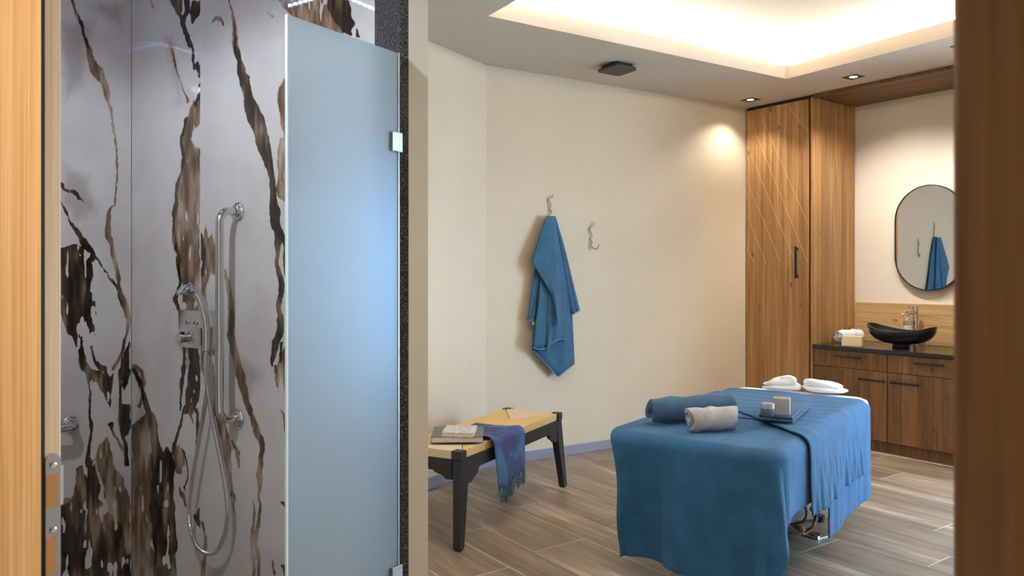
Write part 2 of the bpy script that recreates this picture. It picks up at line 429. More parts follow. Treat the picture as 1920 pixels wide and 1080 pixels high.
# door frame (real rebated jambs)
d1 = bpy.data.objects.new('door_1', None); COL.objects.link(d1); place(d1, DE, GN); struct(d1, 'wooden door frame seen close at both picture edges')
MB().prism([(0,0),(0,.0235),(-.17,.10),(-.30,.10),(-.30,0)], 0, 2.16).build('jamb_post', M['wood_jamb'], d1, bevel=.0015)
MB().box(-.0028, .0006, -.001, .0025, 0, 2.14).build('door_seal', M['rubber'], d1)
MB().prism([(XR,0),(XR+.34,0),(XR+.34,.1),(XR+.02,.1)], 0, 2.16).build('jamb_post', M['wood_jamb_shaded'], d1, bevel=.004)
MB().box(0, XR, .0, .1, 2.1, 2.16).build('door_head', M['wood_jamb'], d1)
# strike plate on the rebate: a real plate with two openings, a lip and screws
def jz(py): return CH-(py-HY)/F*1.06
zt_, zb_ = jz(850), jz(1105)
def plate_outline():
    pts = []
    w0, w1 = .0025, .0225; c = (w0+w1)/2; r = (w1-w0)/2
    for k in range(13):
        a = math.pi*k/12; pts.append((c+r*math.cos(a), zt_-r+r*math.sin(a)))
    return [(w1, zb_)] + pts + [(w0, zb_)]
sp = MB().prism(plate_outline(), .0, .0022, 'x').build('strike_plate', M['steel'], d1, bevel=.0004)
for (a, b) in ((jz(950), jz(888)), (jz(1075), jz(1005))):
    MB().box(.0008, .0028, .0035, .0185 if b > jz(960) else .0165, a, b).build('latch_opening', plain('raw_wood_pocket', srgb(196,134,64), .6), sp)
MB().box(.0005, .0024, .0215, .0262, jz(950), jz(875)).build('strike_lip', M['chrome'], sp, bevel=.0005)
for zz in (jz(872), jz(993)):
    s_ = MB().lathe([(.0001,0),(.0042,0),(.0042,.0012),(.003,.0018),(.0001,.0018)], 16).build('screw', M['chrome'], sp)
    s_.location = (.0022, .0125, zz); s_.rotation_euler = (0, math.pi/2, 0)

# --- ceiling with the lit recess
E1 = unit(.8445, .5355); E2 = unit(.5355, -.8445); CO = gp(1475, 148, CEIL); LA, LB = 2.603, 2.9
cw = MB()
cw.box(-12, 3, -3.4, 0, CEIL, CEIL+.1).box(-12, 3, LB, 10.5, CEIL, CEIL+.1).box(-12, -LA, 0, LB, CEIL, CEIL+.1).box(0, 3, 0, LB, CEIL, CEIL+.1)
ceil = cw.build('ceiling', M['ceil']); 
def place2(o, P, ex, ey, z=0):        # local x -> ex, local y -> ey (a left-handed pair allowed through mirrored coordinates)
    o.matrix_world = Matrix(((ex.x, ey.x, 0, P.x), (ex.y, ey.y, 0, P.y), (0, 0, 1, z), (0, 0, 0, 1))); return o
place2(ceil, CO, E1, E2); struct(ceil, 'warm white ceiling with a large lit rectangular recess')
def child2(o): o.parent = ceil; return o
T0, ZT = .16, 3.06
tr = MB().box(-LA-T0-.02, T0+.02, -T0-.02, LB+T0+.02, ZT, ZT+.05)
tr.box(-LA-T0-.02, -LA-T0, -T0, LB+T0, CEIL+.1, ZT).box(T0, T0+.02, -T0, LB+T0, CEIL+.1, ZT).box(-LA-T0, T0, -T0-.02, -T0, CEIL+.1, ZT).box(-LA-T0, T0, LB+T0, LB+T0+.02, CEIL+.1, ZT)
tr.build('ceiling_recess', M['ceil'], ceil)
zs = CEIL+.1
for bx in ((-LA-.115, .115, -.12, -.10), (-LA-.115, .115, LB+.10, LB+.12), (-LA-.12, -LA-.10, -.095, LB+.095), (.10, .12, -.095, LB+.095)):
    MB().box(bx[0], bx[1], bx[2], bx[3], zs+.001, zs+.012).build('led_strip', M['led_warm'], ceil)

# --- baseboards
def baseboard(name, A, D, L, label):
    o = MB().box(0, L, -.012, 0, 0, .07).build(name, M['baseboard'], bevel=.002); place(o, A, D); return struct(o, label)
baseboard('baseboard_back', C1, TW, (C2-C1).length-.01, 'grey tile baseboard along the towel wall')
baseboard('baseboard_left', PE-AN*.2, AN, (C1-PE).length+.2, 'grey tile baseboard along the angled wall')

# --- partition between shower and room, granite cladding
ce = (P2-P1).normalized(); Pg = P1+ce*.027
o = MB().prism([(p.x, p.y) for p in (Pg, P2, PE, Pg+PV*(tP-.02))], 0, 2.95).build('wall_partition', M['plaster_grey']); struct(o, 'end of the beige partition wall between shower and room')
o = MB().prism([(p.x, p.y) for p in (P1, Pg-ce*.0005, Pg-ce*.0005+PV*.235, P1+PV*.215)], 0, 2.95).build('trim_1', M['granite']); struct(o, 'dark speckled granite slab cladding the partition end')

# --- shower walls clad with large marble slabs, each with its own printed veins
def seg_field(px, py, pl):
    out = np.full(px.shape, -1e3)
    for (x0,y0,w0), (x1,y1,w1) in zip(pl[:-1], pl[1:]):
        dx, dy = x1-x0, y1-y0; L2 = dx*dx+dy*dy+1e-9
        t = np.clip(((px-x0)*dx+(py-y0)*dy)/L2, 0, 1)
        d = np.hypot(px-x0-t*dx, py-y0-t*dy)
        out = np.maximum(out, (w0+(w1-w0)*t)-d)
    return out
def poly_field(px, py, pg):
    d = np.full(px.shape, 1e9); ins = np.zeros(px.shape, bool)
    for (x0,y0), (x1,y1) in zip(pg, pg[1:]+pg[:1]):
        dx, dy = x1-x0, y1-y0; t = np.clip(((px-x0)*dx+(py-y0)*dy)/(dx*dx+dy*dy+1e-9), 0, 1)
        d = np.minimum(d, np.hypot(px-x0-t*dx, py-y0-t*dy))
        c = ((y0 > py) != (y1 > py)) & (px < (x1-x0)*(py-y0)/(y1-y0+1e-12)+x0)
        ins ^= c
    return np.where(ins, d, -d)
S = {'left': {}, 'mid': {}, 'right': {}}
S['left']['lines_tan'] = [
 [(163,72,1.5),(170,105,6),(180,130,10),(192,150,6),(201,180,4),(207,205,2.6),(212,240,2),(219,290,2.2),(220,305,2.4),(216,345,1.6),(213,388,1.6),(204,390,2.4),(202,400,3),(201,440,4.5),(210,470,4.5),(217,500,4),(221,535,4),(232,575,5),(242,600,4),(241,630,3)],
 [(240,630,3),(225,665,4),(214,690,3)], [(150,675,5),(158,690,4)]]
S['left']['lines_dark'] = [
 [(135,0,2.6),(150,40,3.2),(163,72,3.4),(168,95,2)], [(113,342,2.6),(135,360,3.6),(150,375,2.6),(165,383,.8)],
 [(113,368,1.4),(125,395,2.6),(130,410,1.6),(145,430,5),(160,455,7),(170,472,7),(180,485,2.4),(200,510,1.8),(215,535,2),(228,570,1.8)],
 [(163,690,4),(165,702,3.5),(170,728,2.6),(167,772,2.6),(170,821,3),(168,854,5)],
 [(172,650,2),(180,678,3),(190,694,5)], [(232,640,2),(228,690,3.5),(227,760,2.4),(228,790,3),(235,850,4),(240,875,4)],
 [(205,800,4),(214,795,5),(212,812,3),(222,826,3),(228,840,2)]]
S['left']['poly_dark'] = [
 [(108,464),(140,456),(170,468),(177,490),(171,500),(179,520),(171,545),(176,555),(179,590),(175,600),(179,622),(175,660),(172,640),(165,610),(160,602),(152,612),(156,640),(162,665),(163,700),(150,680),(145,650),(130,625),(118,590),(108,540)],
 [(160,672),(176,694),(195,702),(187,684),(200,692),(207,708),(216,692),(213,722),(207,764),(197,740),(180,716),(164,714)],
 [(226,690),(236,655),(247,640),(247,690),(240,720),(232,735),(230,700)],
 [(225,755),(245,758),(247,800),(235,815),(226,790)],
 [(142,872),(160,862),(168,848),(177,865),(183,882),(185,905),(195,925),(205,955),(215,965),(226,978),(236,1000),(240,1045),(247,1040),(247,1090),(108,1090),(108,965),(125,945),(135,930),(142,905)]]
S['left']['poly_tan'] = [
 [(180,862),(190,835),(203,822),(210,850),(218,880),(228,890),(240,920),(247,940),(247,1050),(236,1040),(228,990),(215,965),(205,955),(196,930),(188,900)],
 [(108,930),(130,930),(140,960),(108,980)]]
S['left']['smudge'] = [[(113,30),(180,40),(160,160),(113,200)], [(113,300),(170,330),(190,400),(140,420),(113,380)], [(150,0),(240,0),(230,60),(190,40)]]
S['mid']['lines_tan'] = [[(340,918,2),(346,935,4),(350,948,3)], [(318,75,1),(325,100,3),(335,150,1),(352,190,2)], [(281,0,2),(285,15,2)], [(250,682,3),(262,690,4),(268,720,4),(258,760,3)]]
S['mid']['lines_dark'] = [
 [(322,0,3),(340,45,5),(346,52,5),(350,65,3.6),(356,85,3.6),(361,105,2.4),(366,124,2.4),(371,118,2.6),(373,140,2)],
 [(374,150,1.5),(371,180,3),(366,200,3)],
 [(350,220,2.5),(341,258,3),(343,300,2.4),(336,340,3.4),(328,420,4),(325,450,4),(332,490,3.5),(335,530,3),(330,560,3),(340,600,4),(343,640,4),(345,700,4),(338,740,2.4),(340,770,1.6)],
 [(366,650,5),(362,700,8),(357,740,7),(352,775,5)],[(369,770,3),(371,800,3),(367,835,1)],
 [(347,760,2),(342,800,2.6),(330,830,3.4),(321,856,2.4)],
 [(250,688,3),(262,720,4),(272,760,6),(285,800,9),(292,840,8),(288,900,6),(290,960,5),(296,1080,8)],
 [(344,838,1.4),(351,880,1.6),(349,925,1.2)], [(318,860,6),(322,920,6),(323,980,6),(325,1080,5)]]
S['mid']['poly_dark'] = [
 [(320,0),(352,0),(356,22),(349,46),(345,56),(339,50),(333,28)], [(356,0),(376,0),(376,28),(362,46),(356,24)],
 [(352,650),(376,650),(376,725),(370,765),(362,800),(355,782),(348,772),(350,730),(358,700)],
 [(278,850),(297,828),(306,846),(312,835),(322,850),(326,866),(326,960),(327,1035),(326,1090),(285,1090),(288,960)],
 [(362,966),(376,948),(376,992),(368,986)]]
S['mid']['poly_tan'] = [
 [(360,186),(368,195),(376,150),(376,232),(366,236),(358,262),(365,276),(376,280),(376,655),(352,655),(346,600),(338,530),(330,490),(324,455),(326,440),(330,400),(337,380),(336,330),(342,322),(342,262),(350,220)],
 [(246,800),(262,785),(275,768),(285,795),(297,828),(296,900),(288,1000),(290,1090),(246,1090)],
 [(324,838),(340,830),(348,850),(344,892),(326,888)]]
S['mid']['smudge'] = [[(246,700),(270,700),(280,800),(246,830)], [(300,60),(330,60),(345,200),(330,200)]]
S['right']['lines_tan'] = [
 [(434,30,4),(440,75,6),(448,105,6)],
 [(424,505,2),(430,535,5),(434,580,6),(430,625,8),(440,660,9),(450,700,9),(458,730,8),(465,755,6),(475,790,6),(487,825,6),(491,845,6),(490,880,5),(488,900,6),(484,930,2.2),(485,970,3),(482,1000,4),(485,1060,3),(485,1085,3)],
 [(472,940,1),(475,965,3),(473,1020,4),(476,1080,3)], [(432,825,1.6),(445,850,4),(451,874,1.4)],
 [(439,935,2),(440,1000,1.2)], [(403,40,3),(412,36,4),(418,46,2)], [(528,770,2),(536,800,3),(538,830,3)], [(530,940,3),(538,946,3)],
 [(380,980,2),(383,1040,4),(380,1085,4)], [(510,1050,2),(515,1072,3)], [(532,1058,3),(540,1080,4)], [(505,20,2),(510,28,2)]]
S['right']['lines_dark'] = [
 [(428,0,1.4),(434,40,2.4),(442,85,4),(450,112,6),(458,150,10),(470,190,13),(482,225,13),(492,260,11),(498,290,9),(504,320,8),(510,350,7),(513,380,7),(515,428,7),(522,454,8),(522,491,5),(528,535,6),(526,580,6),(526,617,7),(519,640,7),(513,669,5),(512,692,2)],
 [(518,410,4),(530,440,4),(537,470,4),(540,530,4)], [(530,640,3),(527,680,3)], [(518,690,2),(522,725,3)], [(378,440,2.5),(384,475,3),(380,520,4)]]
S['right']['poly_dark'] = [[(598,-10),(650,-10),(658,30),(675,75),(640,60),(618,25)]]
S['right']['poly_tan'] = [
 [(540,100),(535,140),(522,185),(526,220),(529,260),(521,265),(523,310),(522,340),(516,350),(520,370),(530,382),(552,395),(575,300),(570,150)],
 [(523,-10),(620,-10),(630,35),(650,64),(610,55),(560,40),(540,26)],
 [(376,432),(382,455),(388,424),(392,450),(399,438),(409,466),(412,520),(396,516),(388,540),(390,600),(376,600)],
 [(376,645),(395,652),(400,690),(410,740),(420,790),(428,820),(434,860),(438,905),(439,935),(435,930),(428,880),(418,830),(404,790),(390,740),(376,700)],
 [(545,630),(530,660),(520,690),(523,735),(531,700),(538,760),(548,780)]]
S['right']['smudge'] = [[(455,660),(500,700),(470,760),(440,700)]]
def slab(name, P, D, s0, s1, key, nrm_sign, parent, step=.0052, z1=2.95, thick=.012):
    n_s = max(2, int((s1-s0)/step)); zs_ = int(2.62/step)
    s = np.linspace(s0, s1, n_s); z = np.append(np.linspace(.0, 2.62, zs_), z1)
    SS, ZZ = np.meshgrid(s, z, indexing='ij')
    X = P.x+SS*D.x; Y = P.y+SS*D.y
    px = CX+F*X/Y; py = HY-F*(ZZ-CH)/Y
    q = S[key]
    def nz(x, y, sx, sy, seed):
        rg = np.random.default_rng(seed); G = rg.random((256, 256)); a = x/sx; b = y/sy
        i0 = np.floor(a).astype(int); j0 = np.floor(b).astype(int); fx = a-i0; fy = b-j0
        fx = fx*fx*(3-2*fx); fy = fy*fy*(3-2*fy); g_ = lambda i, j: G[i % 256, j % 256]
        return (g_(i0,j0)*(1-fx)+g_(i0+1,j0)*fx)*(1-fy)+(g_(i0,j0+1)*(1-fx)+g_(i0+1,j0+1)*fx)*fy-.5
    qx, qy = px.copy(), py.copy()
    px = qx+8*nz(qx,qy,24,44,1)+3.6*nz(qx,qy,9,19,2)+2.2*nz(qx,qy,5,8,3)
    py = qy+12*nz(qx,qy,24,30,4)+6*nz(qx,qy,9,13,5)+3*nz(qx,qy,5,6,6)
    slit = nz(qx+3*nz(qx,qy,8,20,7),qy,7,34,8)+.45*nz(qx,qy,4,15,9)
    tone = .5+.75*nz(qx,qy,12,60,10)+.5*nz(qx,qy,5,30,11)+.3*nz(qx,qy,40,70,12)
    clampf = lambda a: np.clip(a/6.0, -1, 1)
    def fld(lines, polys, thr):
        a = np.full(px.shape, -1e3)
        for l in lines: a = np.maximum(a, seg_field(px, py, l))
        for p in polys:
            pf = poly_field(px, py, p); pf = np.where(pf > -2, np.minimum(pf, (thr-slit)*55), pf); a = np.maximum(a, pf)
        return clampf(a)
    fd = fld(q['lines_dark'], q['poly_dark'], .32); ft = fld(q['lines_tan'], q['poly_tan'], .40)
    fs = np.full(px.shape, -1e3)
    for p in q['smudge']: fs = np.maximum(fs, poly_field(px, py, p))
    fs = np.clip(fs/22.0, -1, 1)
    nz = len(z)
    # local frame: x along D, y = 0 face, z up
    verts = np.stack([SS, np.zeros_like(SS), ZZ], -1).reshape(-1, 3)
    idx = np.arange(n_s*nz).reshape(n_s, nz)
    faces = np.stack([idx[:-1,:-1], idx[1:,:-1], idx[1:,1:], idx[:-1,1:]], -1).reshape(-1, 4)
    # back plate and sides so the slab has thickness
    nb = len(verts); yb = thick*nrm_sign
    back = np.array([(s0,yb,0),(s1,yb,0),(s1,yb,z1),(s0,yb,z1)])
    verts = np.vstack([verts, back])
    a, b, c, d = idx[0,0], idx[-1,0], idx[-1,-1], idx[0,-1]
    ext = [(nb+3,nb+2,nb+1,nb), (b,a,nb,nb+1), (d,c,nb+2,nb+3), (a,d,nb+3,nb), (c,b,nb+1,nb+2)]
    faces = np.vstack([faces, np.array(ext)])
    me = bpy.data.meshes.new(name); nf = len(faces)
    me.vertices.add(len(verts)); me.vertices.foreach_set('co', verts.ravel().astype(np.float32))
    me.loops.add(nf*4); me.loops.foreach_set('vertex_index', faces.ravel().astype(np.int32))
    me.polygons.add(nf); me.polygons.foreach_set('loop_start', np.arange(0, nf*4, 4, dtype=np.int32))
    me.update(calc_edges=True); me.validate()
    for nm, f in (('dark', fd), ('tan', ft), ('smudge', fs), ('tone', np.clip(tone, 0, 1))):
        at = me.attributes.new(nm, 'FLOAT', 'POINT'); at.data.foreach_set('value', np.append(f.ravel(), [-1,-1,-1,-1]).astype(np.float32))
    me.materials.append(M['marble'])
    o = bpy.data.objects.new(name, me); COL.objects.link(o); o.parent = parent; return o
LSB = (SEND-SCOR).length
swb = MB().box(-.2, LSB+.02, .014, .10, 0, 2.95).build('wall_shower_back', M['plaster']); place(swb, SCOR, GN); struct(swb, 'shower back wall clad with veined white and brown marble slabs')
sj = on_line(376, SCOR, GN)
slab('marble_slab', SCOR, GN, .001, sj-.0015, 'mid', 1, swb)
slab('marble_slab', SCOR, GN, sj+.0015, LSB+.004, 'right', 1, swb)
MB().box(sj-.0015, sj+.0015, .001, .012, 0, 2.95).build('joint', plain('pale_joint', srgb(214,206,196), .8), swb)
swl = MB().box(-tL-.1, .1, .014, .10, 0, 2.95).build('wall_shower_left', M['plaster']); place(swl, SCOR, GD); struct(swl, 'left shower wall clad with veined white and brown marble')
slab('marble_slab', SCOR, GD, -.62, -.002, 'left', 1, swl)
MB().box(-tL, -.623, 0, .012, 0, 2.95).build('marble_slab', M['marble_plain'], swl)

# ================================================================== SHOWER THINGS
# frosted glass panel
GA, GB = V2(-.6055, 2.053), V2(-.360, 2.415)
gdir = (GB-GA).normalized(); GL = (GB-GA).length
gt = thing('glass_panel', 'tall frosted glass shower panel clipped to the granite edge', 'shower screen', (GA.x, GA.y, 0), ang(gdir))
MB().box(0, GL-.006, -.004, .004, .02, 2.05).build('pane', M['frosted'], gt, bevel=.0012)
gl_edge = N('glass_edge').setp(Base_Color=srgb(226,244,250), Roughness=.15); 
MB().box(-.0032, .0, -.0044, .0044, .02, 2.05).build('polished_edge', gl_edge.m, gt)
MB().box(GL-.006, GL-.001, -.006, .006, .02, 2.05).build('seal_strip', M['steel'], gt)
for zc in (1.767, .405):
    MB().box(GL-.040, GL+.006, -.0135, -.0045, zc-.03, zc+.03).box(GL-.040, GL+.006, .0045, .0135, zc-.03, zc+.03).build('clip', M['steel'], gt, bevel=.001)
# grab bars
def flange(parent, x, z, r=.036):
    o = MB().lathe([(.0001,0),(r,0),(r,.006),(r*.86,.011),(.024,.012),(.024,.02),(.0001,.02)], 32).build('flange', M['chrome'], parent, smooth=False, bevel=.0012)
    o.location = (x, 0, z); o.rotation_euler = (math.pi/2, 0, 0)
    for k in range(3):
        a = math.pi/2+k*2*math.pi/3
        s = MB().lathe([(.0001,0),(.0042,0),(.0042,.0024),(.0001,.0024)], 12).build('screw', M['steel'], o); s.location = (.030*math.cos(a), .030*math.sin(a), .0105)
gs, gz1 = on_wall(447, 397, SCOR, GN); _, gz0 = on_wall(447, 783, SCOR, GN)
gb = thing('grab_bar', 'vertical chrome grab bar on the marble back wall beside the hand shower', 'grab bar', (SCOR+GN*gs).to_3d(), ang(GN))
pts = [(0,-.002,gz1),(0,-.04,gz1)]
for k in range(1, 7): a = math.pi/2*k/6; pts.append((0, -.04-.045*math.sin(a), gz1-.045*(1-math.cos(a))))
for k in range(7): a = math.pi/2*k/6; pts.append((0, -.085+.045*(1-math.cos(a)), gz0+.045-.045*math.sin(a)))
pts += [(0,-.002,gz0)]
MB().tube(pts, .016, 20).build('rail', M['chrome'], gb, smooth=True)
flange(gb, 0, gz1); flange(gb, 0, gz0)
ls, lz = on_wall(131, 795, SCOR, GD)
gb2 = thing('grab_bar', 'horizontal chrome grab bar on the left marble wall, end just past the door frame', 'grab bar', (SCOR+GD*ls).to_3d(), ang(GD))
pts = [(0,-.002,lz),(0,-.035,lz)]
for k in range(1, 7): a = math.pi/2*k/6; pts.append((-.04*(1-math.cos(a)), -.035-.04*math.sin(a), lz))
pts += [(-.5,-.075,lz)]
for k in range(1, 7): a = math.pi/2*k/6; pts.append((-.5-.04*math.sin(a), -.075+.04*(1-math.cos(a)), lz))
pts += [(-.54,-.002,lz)]
MB().tube(pts, .016, 20).build('rail', M['chrome'], gb2, smooth=True); flange(gb2, 0, lz); flange(gb2, -.54, lz)

# thermostat plate
ps0, pzt = on_wall(343, 580, SCOR, GN); ps1, pzb = on_wall(408, 655, SCOR, GN); psc = (ps0+ps1)/2
mv = thing('shower_valve', 'square chrome shower thermostat plate with round knob and two buttons', 'shower valve', (SCOR+GN*ps0).to_3d(), ang(GN))
PWD = ps1-ps0
def vw(px, py): s, z = on_wall(px, py, SCOR, GN); return s-ps0, z
MB().box(0, PWD, -.022, 0, pzb, pzt).build('plate', plain('satin_chrome', (.72,.70,.68,1), .12, 1), mv, bevel=.002)
for i, bxp in enumerate(((361, 605), (376, 605))):
    x, z = vw(*bxp); b = MB().lathe([(.0001,0),(.0115,0),(.0115,.004),(.0001,.005)], 24).build('button', M['chrome'], mv, bevel=.0005); b.location = (x, -.022, z); b.rotation_euler = (math.pi/2,0,0)
    if i == 0: g_ = MB().box(-.005,.005,.004,.006,.005,.0055).box(-.0012,.0012,-.006,.004,.005,.0055)
    else: g_ = MB().hexa([(-.006,-.005,.005),(-.003,-.005,.005),(.001,.006,.005),(-.001,.006,.005)], [(-.006,-.005,.0055),(-.003,-.005,.0055),(.001,.006,.0055),(-.001,.006,.0055)]).box(0,.006,-.005,-.003,.005,.0055)
    g_.build('button_mark', M['black'], b)
kx, kz = vw(368, 632)
k = MB().lathe([(.0001,0),(.028,0),(.028,.006),(.018,.008),(.018,.052),(.022,.054),(.022,.062),(.0001,.063)], 28).build('knob', M['chrome'], mv, bevel=.001); k.location = (kx, -.022, kz); k.rotation_euler = (math.pi/2,0,0)
MB().box(-.005,.005,.012,.026,.034,.05).build('knob_pin', M['black'], k)
ox, oz = vw(391, 645)
MB().box(ox-.012, ox+.018, -.060, -.02, oz-.004, oz+.07).build('shower_holder', M['chrome'], mv, bevel=.003)
MB().tube([(ox+.012,-.045,oz+.0),(ox+.012,-.045,oz-.035)], .010, 16).build('hose_outlet', M['chrome'], mv, smooth=True)
# hand shower and hose
hs = thing('hand_shower', 'chrome hand shower resting in the holder with a looped metal hose', 'hand shower', (SCOR+GN*ps0).to_3d(), ang(GN))
def hp(px, py, y):                    # a point in front of the wall by -y
    P = SCOR-GD*(-y); s = on_line(px, P, GN); Q = P+GN*s; z = CH+(HY-py)/F*Q.y
    return (s-ps0, y, z)
hd = smooth_path([hp(387,655,-.085), hp(387,620,-.085), hp(383,590,-.088), hp(375,562,-.096), hp(364,546,-.115), hp(352,541,-.14)], 6)
nh = len(hd); rad = [.0135+(.0035*(i/nh)) + (.010*max(0,(i/nh-.75))/.25) for i in range(nh)]
MB().tube(hd, rad, 20).build('handle', M['chrome'], hs, smooth=True)
hx, hy, hz = hp(354, 544, -.135)
h_ = MB().lathe([(.0001,0),(.022,0),(.034,.006),(.035,.013),(.028,.020),(.014,.024),(.0001,.025)], 28).build('spray_head', M['chrome'], hs, smooth=True); h_.location = (hx, hy-.012, hz-.006); h_.rotation_euler = (math.radians(35), math.radians(-12), 0)
hose = smooth_path([hp(387,652,-.085), hp(386,690,-.075), hp(390,735,-.06), hp(401,800,-.05), hp(417,880,-.045), hp(426,940,-.045), hp(424,990,-.045), hp(410,1028,-.045), hp(390,1038,-.045), hp(368,1022,-.045), hp(356,985,-.045), hp(356,940,-.045), hp(366,870,-.045), hp(378,800,-.045), hp(387,740,-.05), hp(393,700,-.05), hp(394,664,-.047)], 14)
hm = N('ribbed_hose').setp(Base_Color=(.66,.66,.68,1), Metallic=1.0, Roughness=.2)
rr_ = [.0078+.0012*(i % 2) for i in range(len(hose))]
fine = []
for i in range(len(hose)-1):
    for k_ in range(2): fine.append(hose[i].lerp(hose[i+1], k_/2))
MB().tube(fine, [.0074+.0016*(i % 2) for i in range(len(fine))], 12).build('hose', hm.m, hs, smooth=True)
MB().tube([hp(387,634,-.085), hp(387,657,-.085)], .0145, 16).build('collar', M['chrome'], hs, smooth=True)

# square rain shower with a dotted blue light line, seen mirrored in the marble
rc = V2(-1.47, 2.55); SCEIL = 2.6
scl = MB().prism([(p.x, p.y) for p in (SCOR-GN*.02, SEND+PV*.02, P1, V2(-.75, 1.75), LD)], SCEIL, SCEIL+.05).build('ceiling_shower', M['ceil']); struct(scl, 'lowered ceiling over the shower')
rs = thing('rain_shower', 'square ceiling rain shower with dotted blue light edge, mirrored in the marble', 'rain shower', (rc.x, rc.y, SCEIL), ang(GN))
MB().box(-.15,.15,-.15,.15,-.03,-.001).build('spray_plate', M['steel'], rs, bevel=.002)
ld = MB()
for k in range(9):
    t = -.145+k*.034
    for s_ in (-.153, .153):
        ld.box(t, t+.018, s_-.003, s_+.003, -.022, -.012); ld.box(s_-.003, s_+.003, t, t+.018, -.022, -.012)
lo = ld.build('light_dots', M['led_blue'], rs); lo['kind'] = 'stuff'

# ================================================================== CEILING THINGS
def downlight(P, label, energy, col, size, face, rz=ang(TW), blend=.7, zc=CEIL, tilt=0, lean=0):
    t = thing('downlight', label, 'downlight', (P.x, P.y, zc), rz, 'recessed ceiling downlights')
    fr = MB()
    a, b = .058, .036
    fr.box(-a,a,-a,-b,-.004,-.0005).box(-a,a,b,a,-.004,-.0005).box(-a,-b,-b,b,-.004,-.0005).box(b,a,-b,b,-.004,-.0005)
    fr.build('frame', M['black'], t, bevel=.001)
    MB().lathe([(.0001,-.0015),(.026,-.0015),(.026,-.0005),(.0001,-.0005)], 24).build('lamp_disc', face, t)
    MB().box(-b,b,-b,b,-.0012,-.0004).build('reflector', M['steel'], t)
    spot('downlight_beam', (0,0,-.012), energy, col, size, t, blend, rot=(math.radians(lean), math.radians(-tilt), 0)); return t
WARM = (1, .93, .82)
downlight(gp(1407, 187, CEIL), 'square black recessed downlight above the wardrobe door', SPOT_E*.6, WARM, 115, M['lamp_face'], tilt=-8, lean=4)
downlight(gp(1600, 144, CEIL), 'square black recessed downlight in front of the washbasin niche', SPOT_E*2.2, (1,.96,.89), 125, M['lamp_face'], tilt=14)
COOL = (.78, .88, 1)
downlight(V2(-1.3, 1.75), 'square recessed downlight over the near side of the shower', SHOWER_E, COOL, 165, M['lamp_cool'], zc=2.6, blend=.25)
downlight(C2+CA*1.98-CB*.42, 'unseen square downlight added behind the right door post to light the niche', SPOT_E*1.9, (1,.96,.89), 100, M['lamp_face'], tilt=30)  # added out of view to brighten the niche wall
downlight(V2(.75, 1.75), 'unseen square downlight added near the doorway to warm the partition', SPOT_E*1.4, WARM, 130, M['lamp_face'])  # added out of view to warm the partition face
downlight(V2(.22, 3.35), 'square recessed downlight above the bench end', SPOT_E*1.25, WARM, 130, M['lamp_face'])
downlight(V2(-1.15, .25), 'square recessed downlight in the hall ceiling near the door frame', HALL_E, (1,.84,.62), 120, M['lamp_face'])
vp = gp(1157, 128, CEIL-.02)
cs = thing('ceiling_speaker', 'flat square dark ceiling speaker with rounded corners', 'speaker', (vp.x, vp.y, CEIL), ang(TW))
def rrect(hx, hy, r, n=6):
    out = []
    for (sx, sy, a0) in ((1,1,0),(-1,1,90),(-1,-1,180),(1,-1,270)):
        for k in range(n+1):
            a = math.radians(a0+90*k/n); out.append((sx*(hx-r)+r*math.cos(a), sy*(hy-r)+r*math.sin(a)))
    return out
MB().prism(rrect(.085,.085,.03), -.02, -.0005).build('base', M['black'], cs)
MB().prism(rrect(.105,.105,.035), -.042, -.022).build('cover', plain('dark_bronze', srgb(46,42,40), .5), cs, bevel=.006)

# ================================================================== CABINETS
CABR = ang(CA)                        # local x along cabinet front; local y = +CB ?
YS = 1 if (-CA.y*CB.x+CA.x*CB.y) > 0 else -1     # sign of 'into the cabinet' in local y
assert YS == 1
WD, DP = .637, .62
w = thing('wardrobe', 'tall built-in larch wardrobe with diagonal inlay lines beside the towel wall', 'wardrobe', (C2.x, C2.y, 0), CABR)
twl = V2(TW.dot(CA), TW.dot(CB))      # towel wall direction in the local frame
MB().prism([(.014,.024),(WD,.024),(WD,DP-.01),(twl.x/twl.y*DP+.014,DP-.01)], 0, CEIL-.012).build('body', M['wood_brown'], w)
ddo = bpy.data.objects.new('door', None); COL.objects.link(ddo); ddo.parent = w; ddo.location = (0,0,0)
def boards(parent, x0, x1, z0, z1, n_, y0, y1, m, gap=.0012, seed=0, axis='z'):
    rnd = random.Random(seed); cuts = [0]
    ws = [rnd.uniform(.8, 1.25) for _ in range(n_)]; tot = sum(ws)
    for q in ws: cuts.append(cuts[-1]+q/tot)
    for i in range(n_):
        dy = rnd.uniform(0, .0008)
        if axis == 'z':
            a, b = x0+(x1-x0)*cuts[i], x0+(x1-x0)*cuts[i+1]
            o = MB().box(-(b-a)/2+gap/2, (b-a)/2-gap/2, 0, y1-y0-dy, 0, z1-z0).build('board', m, parent, bevel=.0008); o.location = ((a+b)/2, y0+dy, z0)
        else:
            a, b = z0+(z1-z0)*cuts[i], z0+(z1-z0)*cuts[i+1]
            o = MB().box(0, x1-x0, 0, y1-y0-dy, -(b-a)/2+gap/2, (b-a)/2-gap/2).build('board', m, parent, bevel=.0008); o.location = (x0, y0+dy, (a+b)/2)
DX0, DX1 = .012, WD-.022
boards(ddo, DX0, DX1, .09, CEIL-.03, 6, .0, .022, M['wood_gold'], seed=3)
MB().box(.016, WD-.002, .018, .0235, CEIL-.026, CEIL-.002).build('top_trim', M['blackwood'], w)  # dark trim along the ceiling line
MB().box(.016, WD, .016, .0235, 0, .085).build('plinth', M['wood_brown'], w)
